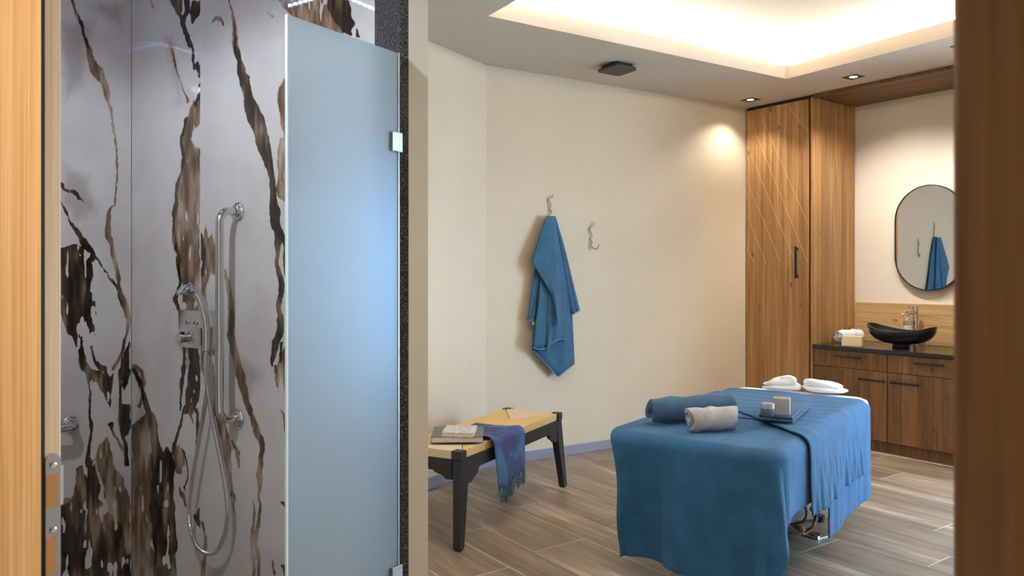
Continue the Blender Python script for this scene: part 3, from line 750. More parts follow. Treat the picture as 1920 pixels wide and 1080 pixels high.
def inlay(parent, p0, p1, org, wd=.003, m=None):
    (s0, z0), (s1, z1) = (on_wall(p0[0], p0[1], C2, CA), on_wall(p1[0], p1[1], C2, CA))
    s0 = max(s0, org[0]); s1 = min(s1, org[1])
    dx, dz = s1-s0, z1-z0; L = math.hypot(dx, dz); nx, nz = -dz/L*wd/2, dx/L*wd/2
    q = [(s0+nx,z0+nz),(s1+nx,z1+nz),(s1-nx,z1-nz),(s0-nx,z0-nz)]
    MB().prism(q, -.0007, .004, 'y').build('inlay_line', m or M['wood_light'], parent)
for a, b in (((1399,271),(1488,483)),((1410,232),(1514,491)),((1425,212),(1516,421)),((1399,336),(1463,491)),((1399,401),(1437,495)),((1399,462),(1413,491)),((1480,201),(1514,246))):
    inlay(ddo, a, b, (DX0, DX1))
def bar_handle(parent, x, z, L, vertical, yf):
    r = .0095 if vertical else .0075
    h = MB()
    if vertical:
        h.box(x-r, x+r, yf-.034, yf-.022, z-L/2, z+L/2)
        for q in (-.42, .42): h.box(x-r*.8, x+r*.8, yf-.022, yf, z+q*L-.008, z+q*L+.008)
    else:
        h.box(x-L/2, x+L/2, yf-.034, yf-.022, z-r, z+r)
        for q in (-.44, .44): h.box(x+q*L-.008, x+q*L+.008, yf-.022, yf, z-r*.8, z+r*.8)
    return h.build('handle', M['black'], parent, bevel=.0015)
hs_, hz_ = on_wall(1495.5, 492, C2, CA)
bar_handle(ddo, hs_, hz_, .265, True, 0)
# side panel of the wardrobe facing the niche
sd = bpy.data.objects.new('side_panel', None); COL.objects.link(sd); sd.parent = w; sd.location = (WD+.018, 0, 0); sd.rotation_euler = (0, 0, math.pi/2)
boards(sd, .0, DP+.02, 0, CEIL-.022, 5, .0, .018, M['wood_gold'], seed=11)
# base cabinets
U0, U1, U2 = .662, 1.268, 1.886
CTZ = .785
def base_cab(x0, x1, label, hside, lines, seed):
    c = thing('base_cabinet', label, 'cabinet', (C2.x+CA.x*x0, C2.y+CA.y*x0, 0), CABR, 'base cabinets under the washbasin')
    wd = x1-x0
    MB().box(.001, wd-.001, .024, DP, .09, CTZ-.031).build('body', M['wood_brown'], c)
    MB().box(.001, wd-.001, .05, .07, 0, .089).build('plinth', M['wood_brown'], c)
    dr = bpy.data.objects.new('drawer', None); COL.objects.link(dr); dr.parent = c
    boards(dr, .003, wd-.003, .619, CTZ-.034, 5, 0, .021, M['wood_brown'], seed=seed)
    bar_handle(dr, wd/2, .708, .2, False, 0)
    do = bpy.data.objects.new('door', None); COL.objects.link(do); do.parent = c
    boards(do, .003, wd-.003, .094, .614, 5, 0, .021, M['wood_brown'], seed=seed+1)
    bar_handle(do, wd-.112 if hside > 0 else .136, .548, .2, False, 0)
    for part, a, b in lines:
        (s0, z0), (s1, z1) = on_wall(a[0], a[1], C2, CA), on_wall(b[0], b[1], C2, CA); s0 -= x0; s1 -= x0
        s0, s1 = max(.004, s0), min(wd-.004, s1)
        dx, dz = s1-s0, z1-z0; L = math.hypot(dx, dz); nx, nz = -dz/L*.001, dx/L*.001
        MB().prism([(s0+nx,z0+nz),(s1+nx,z1+nz),(s1-nx,z1-nz),(s0-nx,z0-nz)], -.0006, .004, 'y').build('inlay_line', M['wood_inlay'], dr if part == 'd' else do)
    return c
M['wood_inlay'] = plain('brown_inlay', srgb(150,112,74), .5)
base_cab(U0, U1, 'brown wooden base cabinet nearest the wardrobe, drawer over door', 1,
         [('o',(1640,763),(1664,742)), ('d',(1588,678),(1606,664)), ('d',(1612,690),(1640,664)), ('o',(1545,760),(1600,700))], 21)
base_cab(U1, U2, 'brown wooden base cabinet under the basin, cut by the door frame', -1,
         [('o',(1676,745),(1738,815)), ('o',(1669,790),(1708,833)), ('o',(1726,752),(1785,826)), ('o',(1737,822),(1756,843)), ('d',(1700,668),(1725,700))], 31)
ct = MB().box(.658, 1.905, -.012, DP+.03, CTZ-.03, CTZ).build('worktop', M['worktop'], bevel=.002); place(ct, C2, CA); tag(ct, 'glossy black worktop slab under the bowl basin', 'worktop')
spb = thing('splashback', 'pale larch splashback of lying boards behind the basin', 'splashback', (C2.x, C2.y, 0), CABR)
boards(spb, .658, 1.905, CTZ+.001, 1.114, 4, DP+.022, DP+.038, M['wood_gold_x'], seed=5, axis='x')
sf = thing('soffit', 'wooden board soffit over the washbasin niche', 'soffit', (C2.x, C2.y, 0), CABR)
boards(sf, .657, 1.905, 0, 0, 1, 0, 0, M['wood_soffit']) if False else None
for i in range(4):
    a, b = .03+i*.157, .03+(i+1)*.157-.0015
    o = MB().box(0, 1.245, 0, b-a, 0, .016).build('board', M['wood_soffit'], sf, bevel=.0008); o.location = (.658, a, CEIL-.018)
MB().box(.658, 1.905, 0, .028, CEIL-.03, CEIL-.002).build('front_edge', M['wood_brown'], sf)
ep = thing('end_panel', 'wooden end panel at the far right of the washbasin niche', 'panel', (C2.x, C2.y, 0), CABR)
o = bpy.data.objects.new('panel_face', None); COL.objects.link(o); o.parent = ep; o.location = (1.926, 0, 0); o.rotation_euler = (0,0,math.pi/2)
boards(o, 0, DP+.02, 0, CEIL-.022, 5, 0, .018, M['wood_gold'], seed=15)

# mirror
BKP = C2+CB*.658
ms_, mz_ = on_wall(1746, 446, BKP, CA)
mr = thing('wall_mirror', 'pill-shaped wall mirror with thin black rim above the basin', 'mirror', (BKP.x+CA.x*ms_, BKP.y+CA.y*ms_, mz_), CABR+math.radians(-2.1))
def pill(r, hh, n_=20):
    return [(r*math.cos(math.pi*k/n_), hh+r*math.sin(math.pi*k/n_)) for k in range(n_+1)]+[(r*math.cos(math.pi+math.pi*k/n_), -hh+r*math.sin(math.pi+math.pi*k/n_)) for k in range(n_+1)]
MR, MH = .275, .148
rim = MB(); po_, pi_ = pill(MR, MH), pill(MR-.007, MH); n_ = len(po_)
vs = [(x,-.045,z) for x,z in po_]+[(x,-.045,z) for x,z in pi_]+[(x,-.012,z) for x,z in po_]+[(x,-.012,z) for x,z in pi_]
fs = []
for i in range(n_):
    j = (i+1) % n_; fs += [(i,j,n_+j,n_+i),(2*n_+i,3*n_+i,3*n_+j,2*n_+j),(i,2*n_+i,2*n_+j,j),(n_+i,n_+j,3*n_+j,3*n_+i)]
rim.add(vs, fs).build('rim', M['black'], mr)
MB().prism(pill(MR-.008, MH), -.040, -.034, 'y').build('mirror_glass', M['mirror'], mr)
MB().prism(pill(MR-.05, MH), -.034, -.001, 'y').build('backing', M['black'], mr)

# vessel basin
sa = 1.232; SP = C2+CA*sa+CB*.28
bs = thing('basin', 'matte black boat-shaped vessel basin on the worktop', 'basin', (SP.x, SP.y, CTZ), CABR)
def bowl(t, th, ins):
    ax, by = .258-ins, .165-ins
    c_, s_ = math.cos(th), math.sin(th)
    rimz = .128+.05*abs(c_)**2.2 + .004*(-c_)
    zb = .03+ins*.9
    fx = math.sin(t*math.pi/2)**.85
    rad = .24+.76*fx
    z = zb+(rimz-zb)*(t**1.75)
    return (ax*rad*c_, by*(.36+.64*fx)*s_, z)
nt, na = 16, 56; vs = []; fs = []
for lay, ins in ((0, 0), (1, .011)):
    for i in range(nt+1):
        for k in range(na): vs.append(bowl(i/nt, 2*math.pi*k/na, ins))
st = (nt+1)*na
for lay in (0, 1):
    for i in range(nt):
        for k in range(na):
            q = (lay*st+i*na+k, lay*st+i*na+(k+1)%na, lay*st+(i+1)*na+(k+1)%na, lay*st+(i+1)*na+k); fs.append(q if lay == 0 else q[::-1])
for k in range(na): fs.append((nt*na+k, nt*na+(k+1)%na, st+nt*na+(k+1)%na, st+nt*na+k))
fs.append(tuple(range(na-1,-1,-1))); fs.append(tuple(st+k for k in range(na)))
MB().add(vs, fs).build('bowl', M['ceramic'], bs, smooth=True)
MB().lathe([(.0001,.0005),(.066,.0005),(.06,.012),(.063,.034),(.0001,.034)], 32).build('foot', M['ceramic'], bs, smooth=True, bevel=.002)
# tap
def cabpt(px, py, z): return gp(px, py, z)
TP = C2+CB*.562; TP = TP+CA*on_line(1717, TP, CA)
tp = thing('tap', 'tall chrome column tap behind the black basin', 'tap', (TP.x, TP.y, CTZ), CABR)
MB().lathe([(.0001,.0005),(.027,.0005),(.027,.006),(.0205,.008),(.0205,.315),(.019,.32),(.0001,.32)], 28).build('column', M['chrome'], tp, bevel=.001)
MB().tube([(0,-.01,.262),(0,-.12,.266),(0,-.145,.262),(0,-.157,.25),(0,-.16,.23)], [.013,.013,.0135,.014,.014], 16).build('spout', M['chrome'], tp, smooth=True)
MB().tube([(0,-.005,.302),(-.02,-.075,.306)], .005, 10).build('lever', M['chrome'], tp, smooth=True)
# soap dispenser
DPp = C2+CB*.487; DPp = DPp+CA*on_line(1702, DPp, CA)
sdn = thing('soap_dispenser', 'clear soap bottle with white label and white pump behind the basin', 'soap dispenser', (DPp.x, DPp.y, CTZ), CABR)
MB().lathe([(.0001,.0005),(.030,.0005),(.031,.01),(.031,.19),(.024,.2),(.0001,.2)], 24).build('bottle', M['glass'], sdn, smooth=True)
MB().lathe([(.0315,.09),(.0318,.09),(.0318,.165),(.0315,.165)], 24).build('label_band', M['white_plastic'], sdn)
MB().lathe([(.0001,.2),(.016,.2),(.016,.222),(.008,.226),(.008,.245),(.014,.247),(.014,.258),(.0001,.258)], 20).build('pump', M['white_plastic'], sdn)
MB().box(-.05,.006,-.006,.006,.246,.256).build('nozzle', M['white_plastic'], sdn, bevel=.002)
# small glass
g1 = gp(1738, 651, CTZ)
gt_ = thing('tumbler', 'small clear glass on the worktop right of the basin', 'glass', (g1.x, g1.y, CTZ))
MB().lathe([(.0001,.0005),(.015,.0005),(.017,.055),(.0155,.055),(.0135,.005),(.0001,.005)], 20).build('glass_body', M['glass'], gt_, smooth=True)
# rolled towels
def roll_profile(R, turns, th, r0=.006, n_=110, lump=.0):
    out = []; inn = []
    for i in range(n_):
        t = i/(n_-1); a = t*turns*2*math.pi; r = r0+(R-r0)*t
        wob = 1+lump*math.sin(a*1.5+.7)
        out.append((r*wob*math.cos(a), r*wob*math.sin(a)))
        r2 = max(.001, r-th); inn.append((r2*wob*math.cos(a), r2*wob*math.sin(a)))
    return out, inn
def rolled(name, label, group, P, D, z, L, R, turns, m, flip=1, flat=1.0, lump=.04, seed=1, mat2=None, start=-.35, wav=.004):
    t = thing(name, label, 'towel', (P.x, P.y, z), ang(D), group)
    out, inn = roll_profile(R, turns, (R/turns)*.80, .004, lump=lump)
    rnd = random.Random(seed); nl = 15; n_ = len(out); vs = []; fs = []
    ph = [rnd.uniform(0, 6.28) for _ in range(6)]
    end_a = turns*2*math.pi
    rot = start-end_a*1.0
    for j in range(nl+1):
        x = L*j/nl; e = min(j, nl-j); tap = 1-.06*max(0, 1-e/1.5)
        for prof in (out, inn):
            for i, (a, b) in enumerate(prof):
                ca, sa_ = math.cos(rot), math.sin(rot); y = (a*ca-b*sa_)*flip; zz = a*sa_+b*ca
                s = tap*(1+wav/R*math.sin(7*x/L*2+ph[0]+math.atan2(zz, y)*2)+wav/R*.6*math.sin(23*x/L+ph[1]+3*math.atan2(zz, y)))
                xx = x+(.010*math.sin(i*.21+ph[2])*(1 if j == 0 else (-1 if j == nl else 0)))*min(1, i/60)
                vs.append((xx, y*s, R*flat+zz*s*flat))
    zm = min(v[2] for v in vs); vs = [(v[0], v[1], v[2]-zm) for v in vs]
    row = 2*n_
    for j in range(nl):
        for i in range(n_-1):
            a = j*row+i; fs.append((a, a+1, a+row+1, a+row)); b = a+n_; fs.append((b+1, b, b+row, b+row+1))
        a = j*row+n_-1; fs.append((a, a+n_, a+n_+row, a+row)); a = j*row; fs.append((a+n_, a, a+row, a+n_+row))
    for i in range(n_-1):
        fs.append((i, n_+i, n_+i+1, i+1)); q = nl*row; fs.append((q+i, q+i+1, q+n_+i+1, q+n_+i))
    MB().add(vs, fs).build('rolled_cloth', m, t, smooth=True)
    return t
r0_ = gp(1573, 644, CTZ); 
rolled('rolled_towel', 'white rolled towel on the worktop by the wardrobe', 'rolled towels', r0_+CB*.02-CA*.018, (CB+CA*.10).normalized(), CTZ+.001, .26, .060, 3.2, M['white_cloth'], lump=.03, start=-.2)
bx_ = gp(1598, 650, CTZ)
o = MB().box(-.075,.075,-.03,.03,0,.08).build('soap_box', M['boxwood'], bevel=.003); o.location = (bx_.x+.02, bx_.y+.04, CTZ+.0005); o.rotation_euler = (0,0,CABR+math.radians(14)); tag(o, 'small cream box in front of the white rolled towel', 'box')
tk = gp(1614, 649, CTZ)
tt_ = MB()
tt_.tube([(.013*math.cos(k*.55)*(1-k*.012), .013*math.sin(k*.55)*(1-k*.012), .004+.0011*k) for k in range(30)], .0028, 8)
o = tt_.build('metal_trinket', M['chrome'], smooth=True); o.location = (tk.x, tk.y, CTZ); tag(o, 'tiny coiled silver trinket beside the cream box', 'trinket')

# ================================================================== WALL HOOKS AND TOWEL
def hook(px0, py0, px1, py1, label, curl, pts_):
    s, z = on_wall(px0, py0, C1, TW)
    t = thing('wall_hook', label, 'hook', (C1+TW*s).to_3d(), ang(TW), 'wavy brass wall hooks')
    ps = []
    for (x, y, d) in pts_:
        ss, zz = on_wall(x, y, C1, TW); ps.append((ss-s, -d, zz))
    MB().tube(smooth_path(ps, 6), .0042, 8).build('wire', M['brass'], t, smooth=True)
    ss, zz = on_wall(pts_[2][0], pts_[2][1], C1, TW)
    MB().tube([(ss-s,0,zz),(ss-s,-.012,zz)], .004, 8).build('pin', M['brass'], t, smooth=True)
hook(1029, 365, 0, 0, 'wavy brass wire hook holding the blue towel', 1,
     [(1034,364,.02),(1033,369,.018),(1027,374,.012),(1029,380,.014),(1031,386,.014),(1029,392,.012),(1033,397,.014),(1029,405,.014),(1028,413,.018),(1031,418,.035),(1035,414,.045)])
hook(1108, 417, 0, 0, 'bare wavy brass wire hook right of the towel', 1,
     [(1111,417,.02),(1110,423,.018),(1104,430,.012),(1106,436,.014),(1108,442,.014),(1106,449,.012),(1108,455,.014),(1106,460,.016),(1109,466,.03),(1114,466,.042),(1115,459,.05)])
ts_, tz_ = on_wall(1032, 405, C1, TW)
tw_ = thing('bath_towel', 'blue terry towel hanging from a wall hook in pointed folds', 'towel', (C1+TW*ts_).to_3d(), ang(TW))
def tpt(cx_, cy_, d):                 # crop coordinates of the study view -> local point, d metres off the wall
    px, py = 900+cx_/2.843, 340+cy_/2.843
    P = C1+V2(TW.y, -TW.x)*d; s = on_line(px, P, TW); Q = P+TW*s
    return Vector((s-ts_, -d, CH+(HY-py)/F*Q.y))
def pl_eval(pl, t):
    L = [0]
    for a, b in zip(pl[:-1], pl[1:]): L.append(L[-1]+math.hypot(b[0]-a[0], b[1]-a[1]))
    q = t*L[-1]
    for i in range(len(pl)-1):
        if q <= L[i+1]+1e-9:
            f = (q-L[i])/(L[i+1]-L[i]+1e-12); return pl[i][0]+(pl[i+1][0]-pl[i][0])*f, pl[i][1]+(pl[i+1][1]-pl[i][1])*f
    return pl[-1]
def sheet(mb, hems, Lp, Rp, d0, d1, bulge, rip, seed, nu=26, nv=14, bot=None):
    rnd = random.Random(seed); ph = [rnd.uniform(0, 6.28) for _ in range(4)]
    def fn(t, s):
        a = pl_eval(Lp, t); b = pl_eval(Rp, t); x = a[0]+(b[0]-a[0])*s; y = a[1]+(b[1]-a[1])*s
        if bot: y += bot(s)*t**3
        d = d0+(d1-d0)*t+bulge*math.sin(math.pi*s)*(.35+.65*t)+rip*t*math.sin(s*9+ph[0])*.6+rip*t*.4*math.sin(s*17+ph[1]+t*2)
        return tpt(x, y, max(.006, d))
    mb.grid(fn, nu, nv)
    hems.append([fn(1, k/20) for k in range(21)])
tm = MB(); hems = []
# back sheet with the low point
sheet(tm, hems, [(352,186),(330,330),(300,560),(290,720),(276,905)], [(398,186),(440,330),(480,540),(492,720),(503,935)], .02, .035, .03, .014, 1, bot=lambda s: 120*max(0, 1-abs(s-.62)/.55) - 0)
# right wing
sheet(tm, hems, [(396,186),(430,360),(460,560),(488,712)], [(402,188),(452,360),(505,580),(532,688)], .03, .035, .012, .008, 2)
# left wing
sheet(tm, hems, [(352,220),(290,470),(272,600),(253,745)], [(356,220),(335,470),(315,620),(292,735)], .035, .055, .012, .006, 3)
# middle pleats
sheet(tm, hems, [(360,186),(335,400),(315,600),(284,885)], [(400,186),(430,400),(455,600),(460,852)], .05, .085, .02, .016, 4, bot=lambda s: 18*math.sin(s*6))
# front lapel: slanting left edge
sheet(tm, hems, [(352,186),(275,425),(275,432),(322,505),(380,600),(415,765)], [(394,186),(412,420),(416,520),(419,600),(420,700),(418,772)], .055, .13, .014, .005, 5, nu=34)
# narrow pleat under the lapel ending in a point
sheet(tm, hems, [(362,400),(362,600),(354,760),(358,908)], [(410,400),(412,600),(416,740),(362,912)], .07, .105, .014, .004, 6)
tm.build('cloth', M['blue_towel'], tw_, smooth=True, solid=.006)
for h in hems:
    MB().tube(h, .0042, 6).build('hem', M['hem'], tw_, smooth=True)
lx = tpt(284, 748, .06)
MB().box(lx.x-.008, lx.x+.008, lx.y-.002, lx.y, lx.z-.022, lx.z).build('care_label', M['white_cloth'], tw_)

# ================================================================== BENCH
bn = thing('bench', 'low black wooden bench with woven paper-cord seat by the angled wall', 'bench', (-.145, 4.387, 0), math.atan2(.886, .4637))
BL, BW, BZ = .61, .2, .477
cz = BZ-.045
def seatpoly(kind):
    e, a = .575, .28
    if kind == 'r': return [(-e+.0,-BW+.012),(e,-BW+.012),(a,0),(-a,0)]
    if kind == 'l': return [(-a,0),(a,0),(e,BW-.012),(-e,BW-.012)]
    if kind == 'f': return [(e,-BW+.05),(BL-.01,-BW+.05),(BL-.01,BW-.05),(e,BW-.05),(a,0)]
    return [(-e,BW-.05),(-BL+.01,BW-.05),(-BL+.01,-BW+.05),(-e,-BW+.05),(-a,0)]
def panel(name, poly, seam, m, gap=.0015):
    # top slightly hollow along the seams
    c = (sum(p[0] for p in poly)/len(poly), sum(p[1] for p in poly)/len(poly))
    q = [(c[0]+(x-c[0])*(1-gap*4), c[1]+(y-c[1])*(1-gap*4)) for x, y in poly]
    mb = MB(); n_ = len(q)
    vs = [(x,y,cz) for x,y in q]+[(x,y,BZ-.001-(.005 if i in seam else 0)) for i,(x,y) in enumerate(q)]
    mb.add(vs, [tuple(range(n_-1,-1,-1)), tuple(range(n_,2*n_))]+[(i,(i+1)%n_,n_+(i+1)%n_,n_+i) for i in range(n_)])
    return mb.build(name, m, bn, bevel=.003)
e_ = .575
panel('seat_weave', seatpoly('r'), (2,3), M['cord']); panel('seat_weave', seatpoly('l'), (0,1), M['cord'])
panel('seat_weave', [(BL-.008,-BW+.058),(BL-.008,BW-.058),(.550,.17),(.2835,0),(.550,-.17)], (3,), M['cord_light'])
panel('seat_weave', [(-BL+.008,BW-.058),(-BL+.008,-BW+.058),(-.550,-.17),(-.2835,0),(-.550,.17)], (3,), M['cord_light'])
for sx in (-1, 1):
    for sy in (-1, 1):
        x0, x1 = sorted((sx*(BL-.05), sx*(BL+.005))); y0, y1 = sorted((sy*(BW-.055), sy*(BW+.003)))
        MB().box(x0, x1, y0, y1, cz-.002, BZ+.001).build('corner_block', M['blackwood'], bn, bevel=.004)
        tx, ty = sx*BL, sy*BW; bx, by = sx*(BL+.045), sy*(BW+.02)
        tw1, bw1 = .085, .046
        top = [(tx,ty),(tx-sx*tw1,ty),(tx-sx*tw1,ty-sy*.05),(tx,ty-sy*.05)]; bot = [(bx,by),(bx-sx*bw1,by),(bx-sx*bw1,by-sy*.04),(bx,by-sy*.04)]
        if sx*sy < 0: top.reverse(); bot.reverse()
        MB().hexa([(x,y,.006) for x,y in bot], [(x,y,cz-.002) for x,y in top]).build('leg', M['blackwood'], bn, bevel=.004)
        MB().box(min(bx,bx-sx*bw1)+.006, max(bx,bx-sx*bw1)-.006, min(by,by-sy*.04)+.006, max(by,by-sy*.04)-.006, 0, .007).build('foot_pad', M['rubber'], bn)
def apron(L, zt, dr=.125):
    zb, zl = zt-.062, zt-dr; e = L-.07
    right = [(e,zt),(e,zl),(e-.035,zl),(e-.05,zl+.012)]
    for k in range(1, 6):
        a = math.pi/2*k/5; right.append((e-.05-.06*math.sin(a), zl+.02+(zb-zl-.02)*(1-math.cos(a))))
    left = [(-x,z) for x,z in reversed(right)]
    return right+left
for sy in (-1, 1):
    y = sy*(BW-.012); MB().prism(apron(BL, cz-.002), y-.011, y+.011, 'y').build('apron', M['blackwood'], bn)
for sx in (-1, 1):
    x = sx*(BL-.02); MB().prism(apron(BW+.01, cz-.002, .10), x-.011, x+.011, 'x').build('apron', M['blackwood'], bn)
# books
def book_cover(name, c1, c2, sc):
    n = N(name).setp(Roughness=.35); n.color(n.ramp(n.noise(n.coord((sc,sc,sc)), 1, 5, .7, dist=1.5), [(.42,c1),(.5,c2),(.56,c1)])); return n.m
def book(name, label, px, py, z, w_, d_, h_, rz, cov, mcov):
    P = gp(px, py, z)
    t = thing(name, label, 'book', (P.x, P.y, z), rz, 'books on the bench')
    MB().box(.004, w_-.004, .004, d_-.002, .003, h_-.003).build('pages', M['paper'], t)
    MB().box(0, w_, 0, d_, 0, .003).box(0, w_, 0, d_, h_-.003, h_).box(0, w_, d_-.002, d_, .003, h_-.003).build('cover', mcov, t, bevel=.0008)
book('book', 'large grey hardback book lying on the bench', 808, 831, BZ+.0065, .27, .27, .032, math.radians(2), None, book_cover('grey_cover', srgb(50,52,56), srgb(88,92,96), 5))
P_ = gp(828, 818, BZ+.035)
book('book', 'small marbled white book lying on the grey book', 828, 819, BZ+.0395, .165, .20, .022, math.radians(-3), None, book_cover('marbled_cover', srgb(222,220,212), srgb(140,138,120), 22))
# scarf with fringe
sc_ = thing('scarf', 'indigo blue woven scarf with teal fringe draped over the bench edge', 'scarf', (0,0,0))
ex_, ey_ = V2(.4637,.886), V2(-.886,.4637); BC = V2(-.145, 4.387)
def bl(x, y, z): q = BC+ex_*x+ey_*y; return (q.x, q.y, z)
def bench_local(px, py, z): q = gp(px, py, z)-BC; return q.dot(ex_), q.dot(ey_)
nu_, nv_ = 40, 30
def scarf_pt(t, s):                   # t along the scarf (0 far side under the books, 1 hem), s across
    x0 = -.285+.335*s+.05*(1-t)*(s-.5)-.03
    lin = t*(.30+.30)
    top_len = .30
    rip = .010*math.sin(s*13+1)+.006*math.sin(s*29+t*3)
    if lin < top_len:
        y = .095-lin*.98; kf = min(1, max(0, (lin-.14)/.1)); z = BZ+.0032+kf*(.007+abs(rip)*.8+.004*math.sin(t*20+s*4))
        x = x0
    else:
        q = lin-top_len; r = .03; a = min(q/r, math.pi/2); dd = max(0, q-r*math.pi/2)
        y = .095-top_len*.98-r*math.sin(a)-.004*dd-(.35*rip+.02*abs(math.sin(s*6.3)))*min(1, dd*5)
        z = BZ+.010+abs(rip)*.8*(1-min(1,a))-r*(1-math.cos(a))-dd*(.86+.10*math.sin(s*5+.4))
        x = x0+dd*(.10*(1-s)-.0)
    return bl(x, y, z)
def scarf_mat():
    n = N('indigo_weave').setp(Roughness=.85); v = n.coord((1,1,1)); a = n.noise(v, 5, 3, .6); f = n.noise(v, 300, 2, .6)
    n.color(n.mix(.04, n.ramp(a, [(.36, srgb(36,46,90)), (.5, srgb(46,68,124)), (.62, srgb(44,104,156))]), f)); n.bump(f, .4, .002); return n.m
MB().grid(scarf_pt, nu_, nv_).build('cloth', scarf_mat(), sc_, smooth=True, solid=.003)
fr = MB(); rnd = random.Random(4)
for k in range(64):
    s = (k+.5)/64; p = Vector(scarf_pt(1, s)); L = rnd.uniform(.045, .085); q = [p+Vector((0,0,.01))]
    ox_, oy_ = rnd.uniform(-.008,.008), rnd.uniform(-.008,.008)
    for j in range(1, 5): f = j/4; q.append(p+Vector((ox_*f+.003*math.sin(j*2+k), oy_*f, -L*f)))
    fr.tube(q, .0019, 5)
fo = fr.build('fringe', terry('teal_fringe', srgb(58,112,134), srgb(40,84,110), .2), sc_, smooth=True); fo['kind'] = 'stuff'

# ================================================================== TREATMENT TABLE
TA = math.radians(36.5); TLd = V2(math.sin(TA), math.cos(TA)); TWd = V2(math.cos(TA), -math.sin(TA))
NL = V2(.442, 3.512)-TLd*.06
LEN, HW, TZ = 1.74, .40, .645
def tl(u, v, z): q = NL+TLd*u+TWd*(v+HW); return Vector((q.x, q.y, z))
TORG = NL+TLd*(LEN/2)+TWd*HW
tb = thing('treatment_table', 'padded massage table on a dark lifting base, mostly hidden by blue cloths', 'massage table', (TORG.x, TORG.y, 0), ang(TLd))
MB().prism(rrect(LEN/2-.006, HW-.006, .10, 8), TZ-.11, TZ).build('mattress', M['white_cloth'], tb, bevel=.040)
MB().box(-.7,.7,-.26,.26,TZ-.16,TZ-.115).build('frame', M['rubber'], tb, bevel=.005)
MB().box(-.34,.52,-.13,.13,.03,.10).build('base', M['rubber'], tb, bevel=.01)
for x_ in (-.35, .35):
    MB().box(x_-.09, x_+.09, -.13,.13,.12,TZ-.16).build('lifting_column', M['rubber'], tb, bevel=.01)
    for y_ in (-.2,.2): MB().lathe([(.0001,0),(.03,0),(.03,.03),(.0001,.03)], 16, (x_*1.35, y_, 0)).build('foot', M['rubber'], tb)
RC, RE = .11, .045
def drape(u, v, off, folds):
    ui = min(max(u, RC), LEN-RC); vi = min(max(v, -HW+RC), HW-RC)
    du, dv = u-ui, v-vi; d = math.hypot(du, dv)
    z = TZ+off; r = d; nu__, nv__ = (du/d, dv/d) if d > 1e-9 else (0, 0); drop = 0
    flat = RC-RE
    R_ = RE+off
    if d > flat:
        q = d-flat
        if q < R_*math.pi/2: a = q/R_; r = flat+R_*math.sin(a); z = TZ+off-R_*(1-math.cos(a))
        else: drop = q-R_*math.pi/2; r = flat+R_; z = TZ+off-R_-drop
    phi = math.atan2(dv, du) if d > 1e-9 else 0
    r += folds(u, v, drop, phi, d)
    if off > .006 and drop <= 0: z += .0028*(1+math.sin(u*52+4.5*math.sin(v*3.1+off*90)+6*off*u*20))*.5*min(1, max(0, (HW+.6-abs(v))))
    return tl(ui+nu__*r, vi+nv__*r, z)
def cloth(name, label, u0, u1, v0, v1, off, folds, m, edge=None, nu=120, nv=110, thick=.006, hemr=.004, hemsides=()):
    t = thing(name, label, 'blanket', (TORG.x, TORG.y, TZ), 0)
    base = Vector((TORG.x, TORG.y, TZ))
    def fn(a, b):
        v = v0+(v1-v0)*b; uu0, uu1 = (u0, u1) if edge is None else edge(v)
        u = uu0+(uu1-uu0)*a
        return drape(u, v, off, folds)-base
    MB().grid(fn, nu, nv).build('cloth', m, t, smooth=True, solid=thick)
    for sd_ in hemsides:
        ps = [fn(k/70, 1) if sd_ == 'v1' else fn(k/70, 0) if sd_ == 'v0' else fn(0, k/70) if sd_ == 'u0' else fn(1, k/70) for k in range(71)]
        MB().tube(ps, hemr, 6).build('hem', m if True else M['hem'], t, smooth=True)
    return t
def folds1(u, v, drop, phi, d):
    k = min(1, drop/.45)
    near = max(0.0, -math.cos(phi)) if d > 0 else 0
    f = .026*math.sin(v*12.6+1.0)+.014*math.sin(v*21+2.0)
    corner = math.exp(-((phi-(math.pi-.75))/.42)**2) if v > 0 and u < RC else 0
    side = .012*math.sin(u*16+1.0) if phi < 2.0 else 0
    return k*(f*near*(1-corner)+corner*(.075+.03*math.sin(phi*9))+side)-.015*k*(1 if v < -.1 else 0)
cloth('front_blanket', 'dark blue terry blanket hanging over the near end of the table', -.535, .72, -HW+.02, HW+.265, .004, folds1, M['blue_dark'],
      edge=lambda v: (-.535, .74 if v < 0 else .74-.27*min(1, v/.45)), hemsides=('v1','u0'), thick=.004)
def folds3(u, v, drop, phi, d):
    k = min(1, drop/.4)
    return k*(.008*math.sin(u*9+.5)+.004*math.sin(u*21+1.1)+.0015*math.sin(u*61)) - .008*k
cloth('base_blanket', 'blue blanket over the far end of the table with its hem near the floor', .62, LEN-.20, -HW-.30, HW+.52, .0095, folds3, M['blue_dark'],
      hemsides=('v1','u0'), edge=lambda v: (.62+(.10 if v > HW else 0), LEN-.20+(.03 if v > HW else 0)))
def folds2(u, v, drop, phi, d):
    k = min(1, drop/.3)
    fine = .0035*math.sin(u*70+3*math.sin(v*6))+.0025*math.sin(u*121+v*9)
    top = .0016*math.sin(u*66+4*math.sin(v*5+u*2)) if drop <= 0 else 0
    return k*(.008*math.sin(u*10+1.8)+.005*math.sin(u*27+.3)+fine)+.022*k
def edge2(v):
    w_ = v+HW
    e = .80 if w_ < .30 else .80-.95*(w_-.30) if w_ < .76 else .355
    return (e, 1.30-.12*max(0, v))
cloth('side_blanket', 'blue blanket across the middle of the table falling down the right side', .4, 1.2, -HW-.1, HW+.335, .019, folds2, M['blue_dark'], edge=edge2, hemsides=('v1','u0'), nu=150)
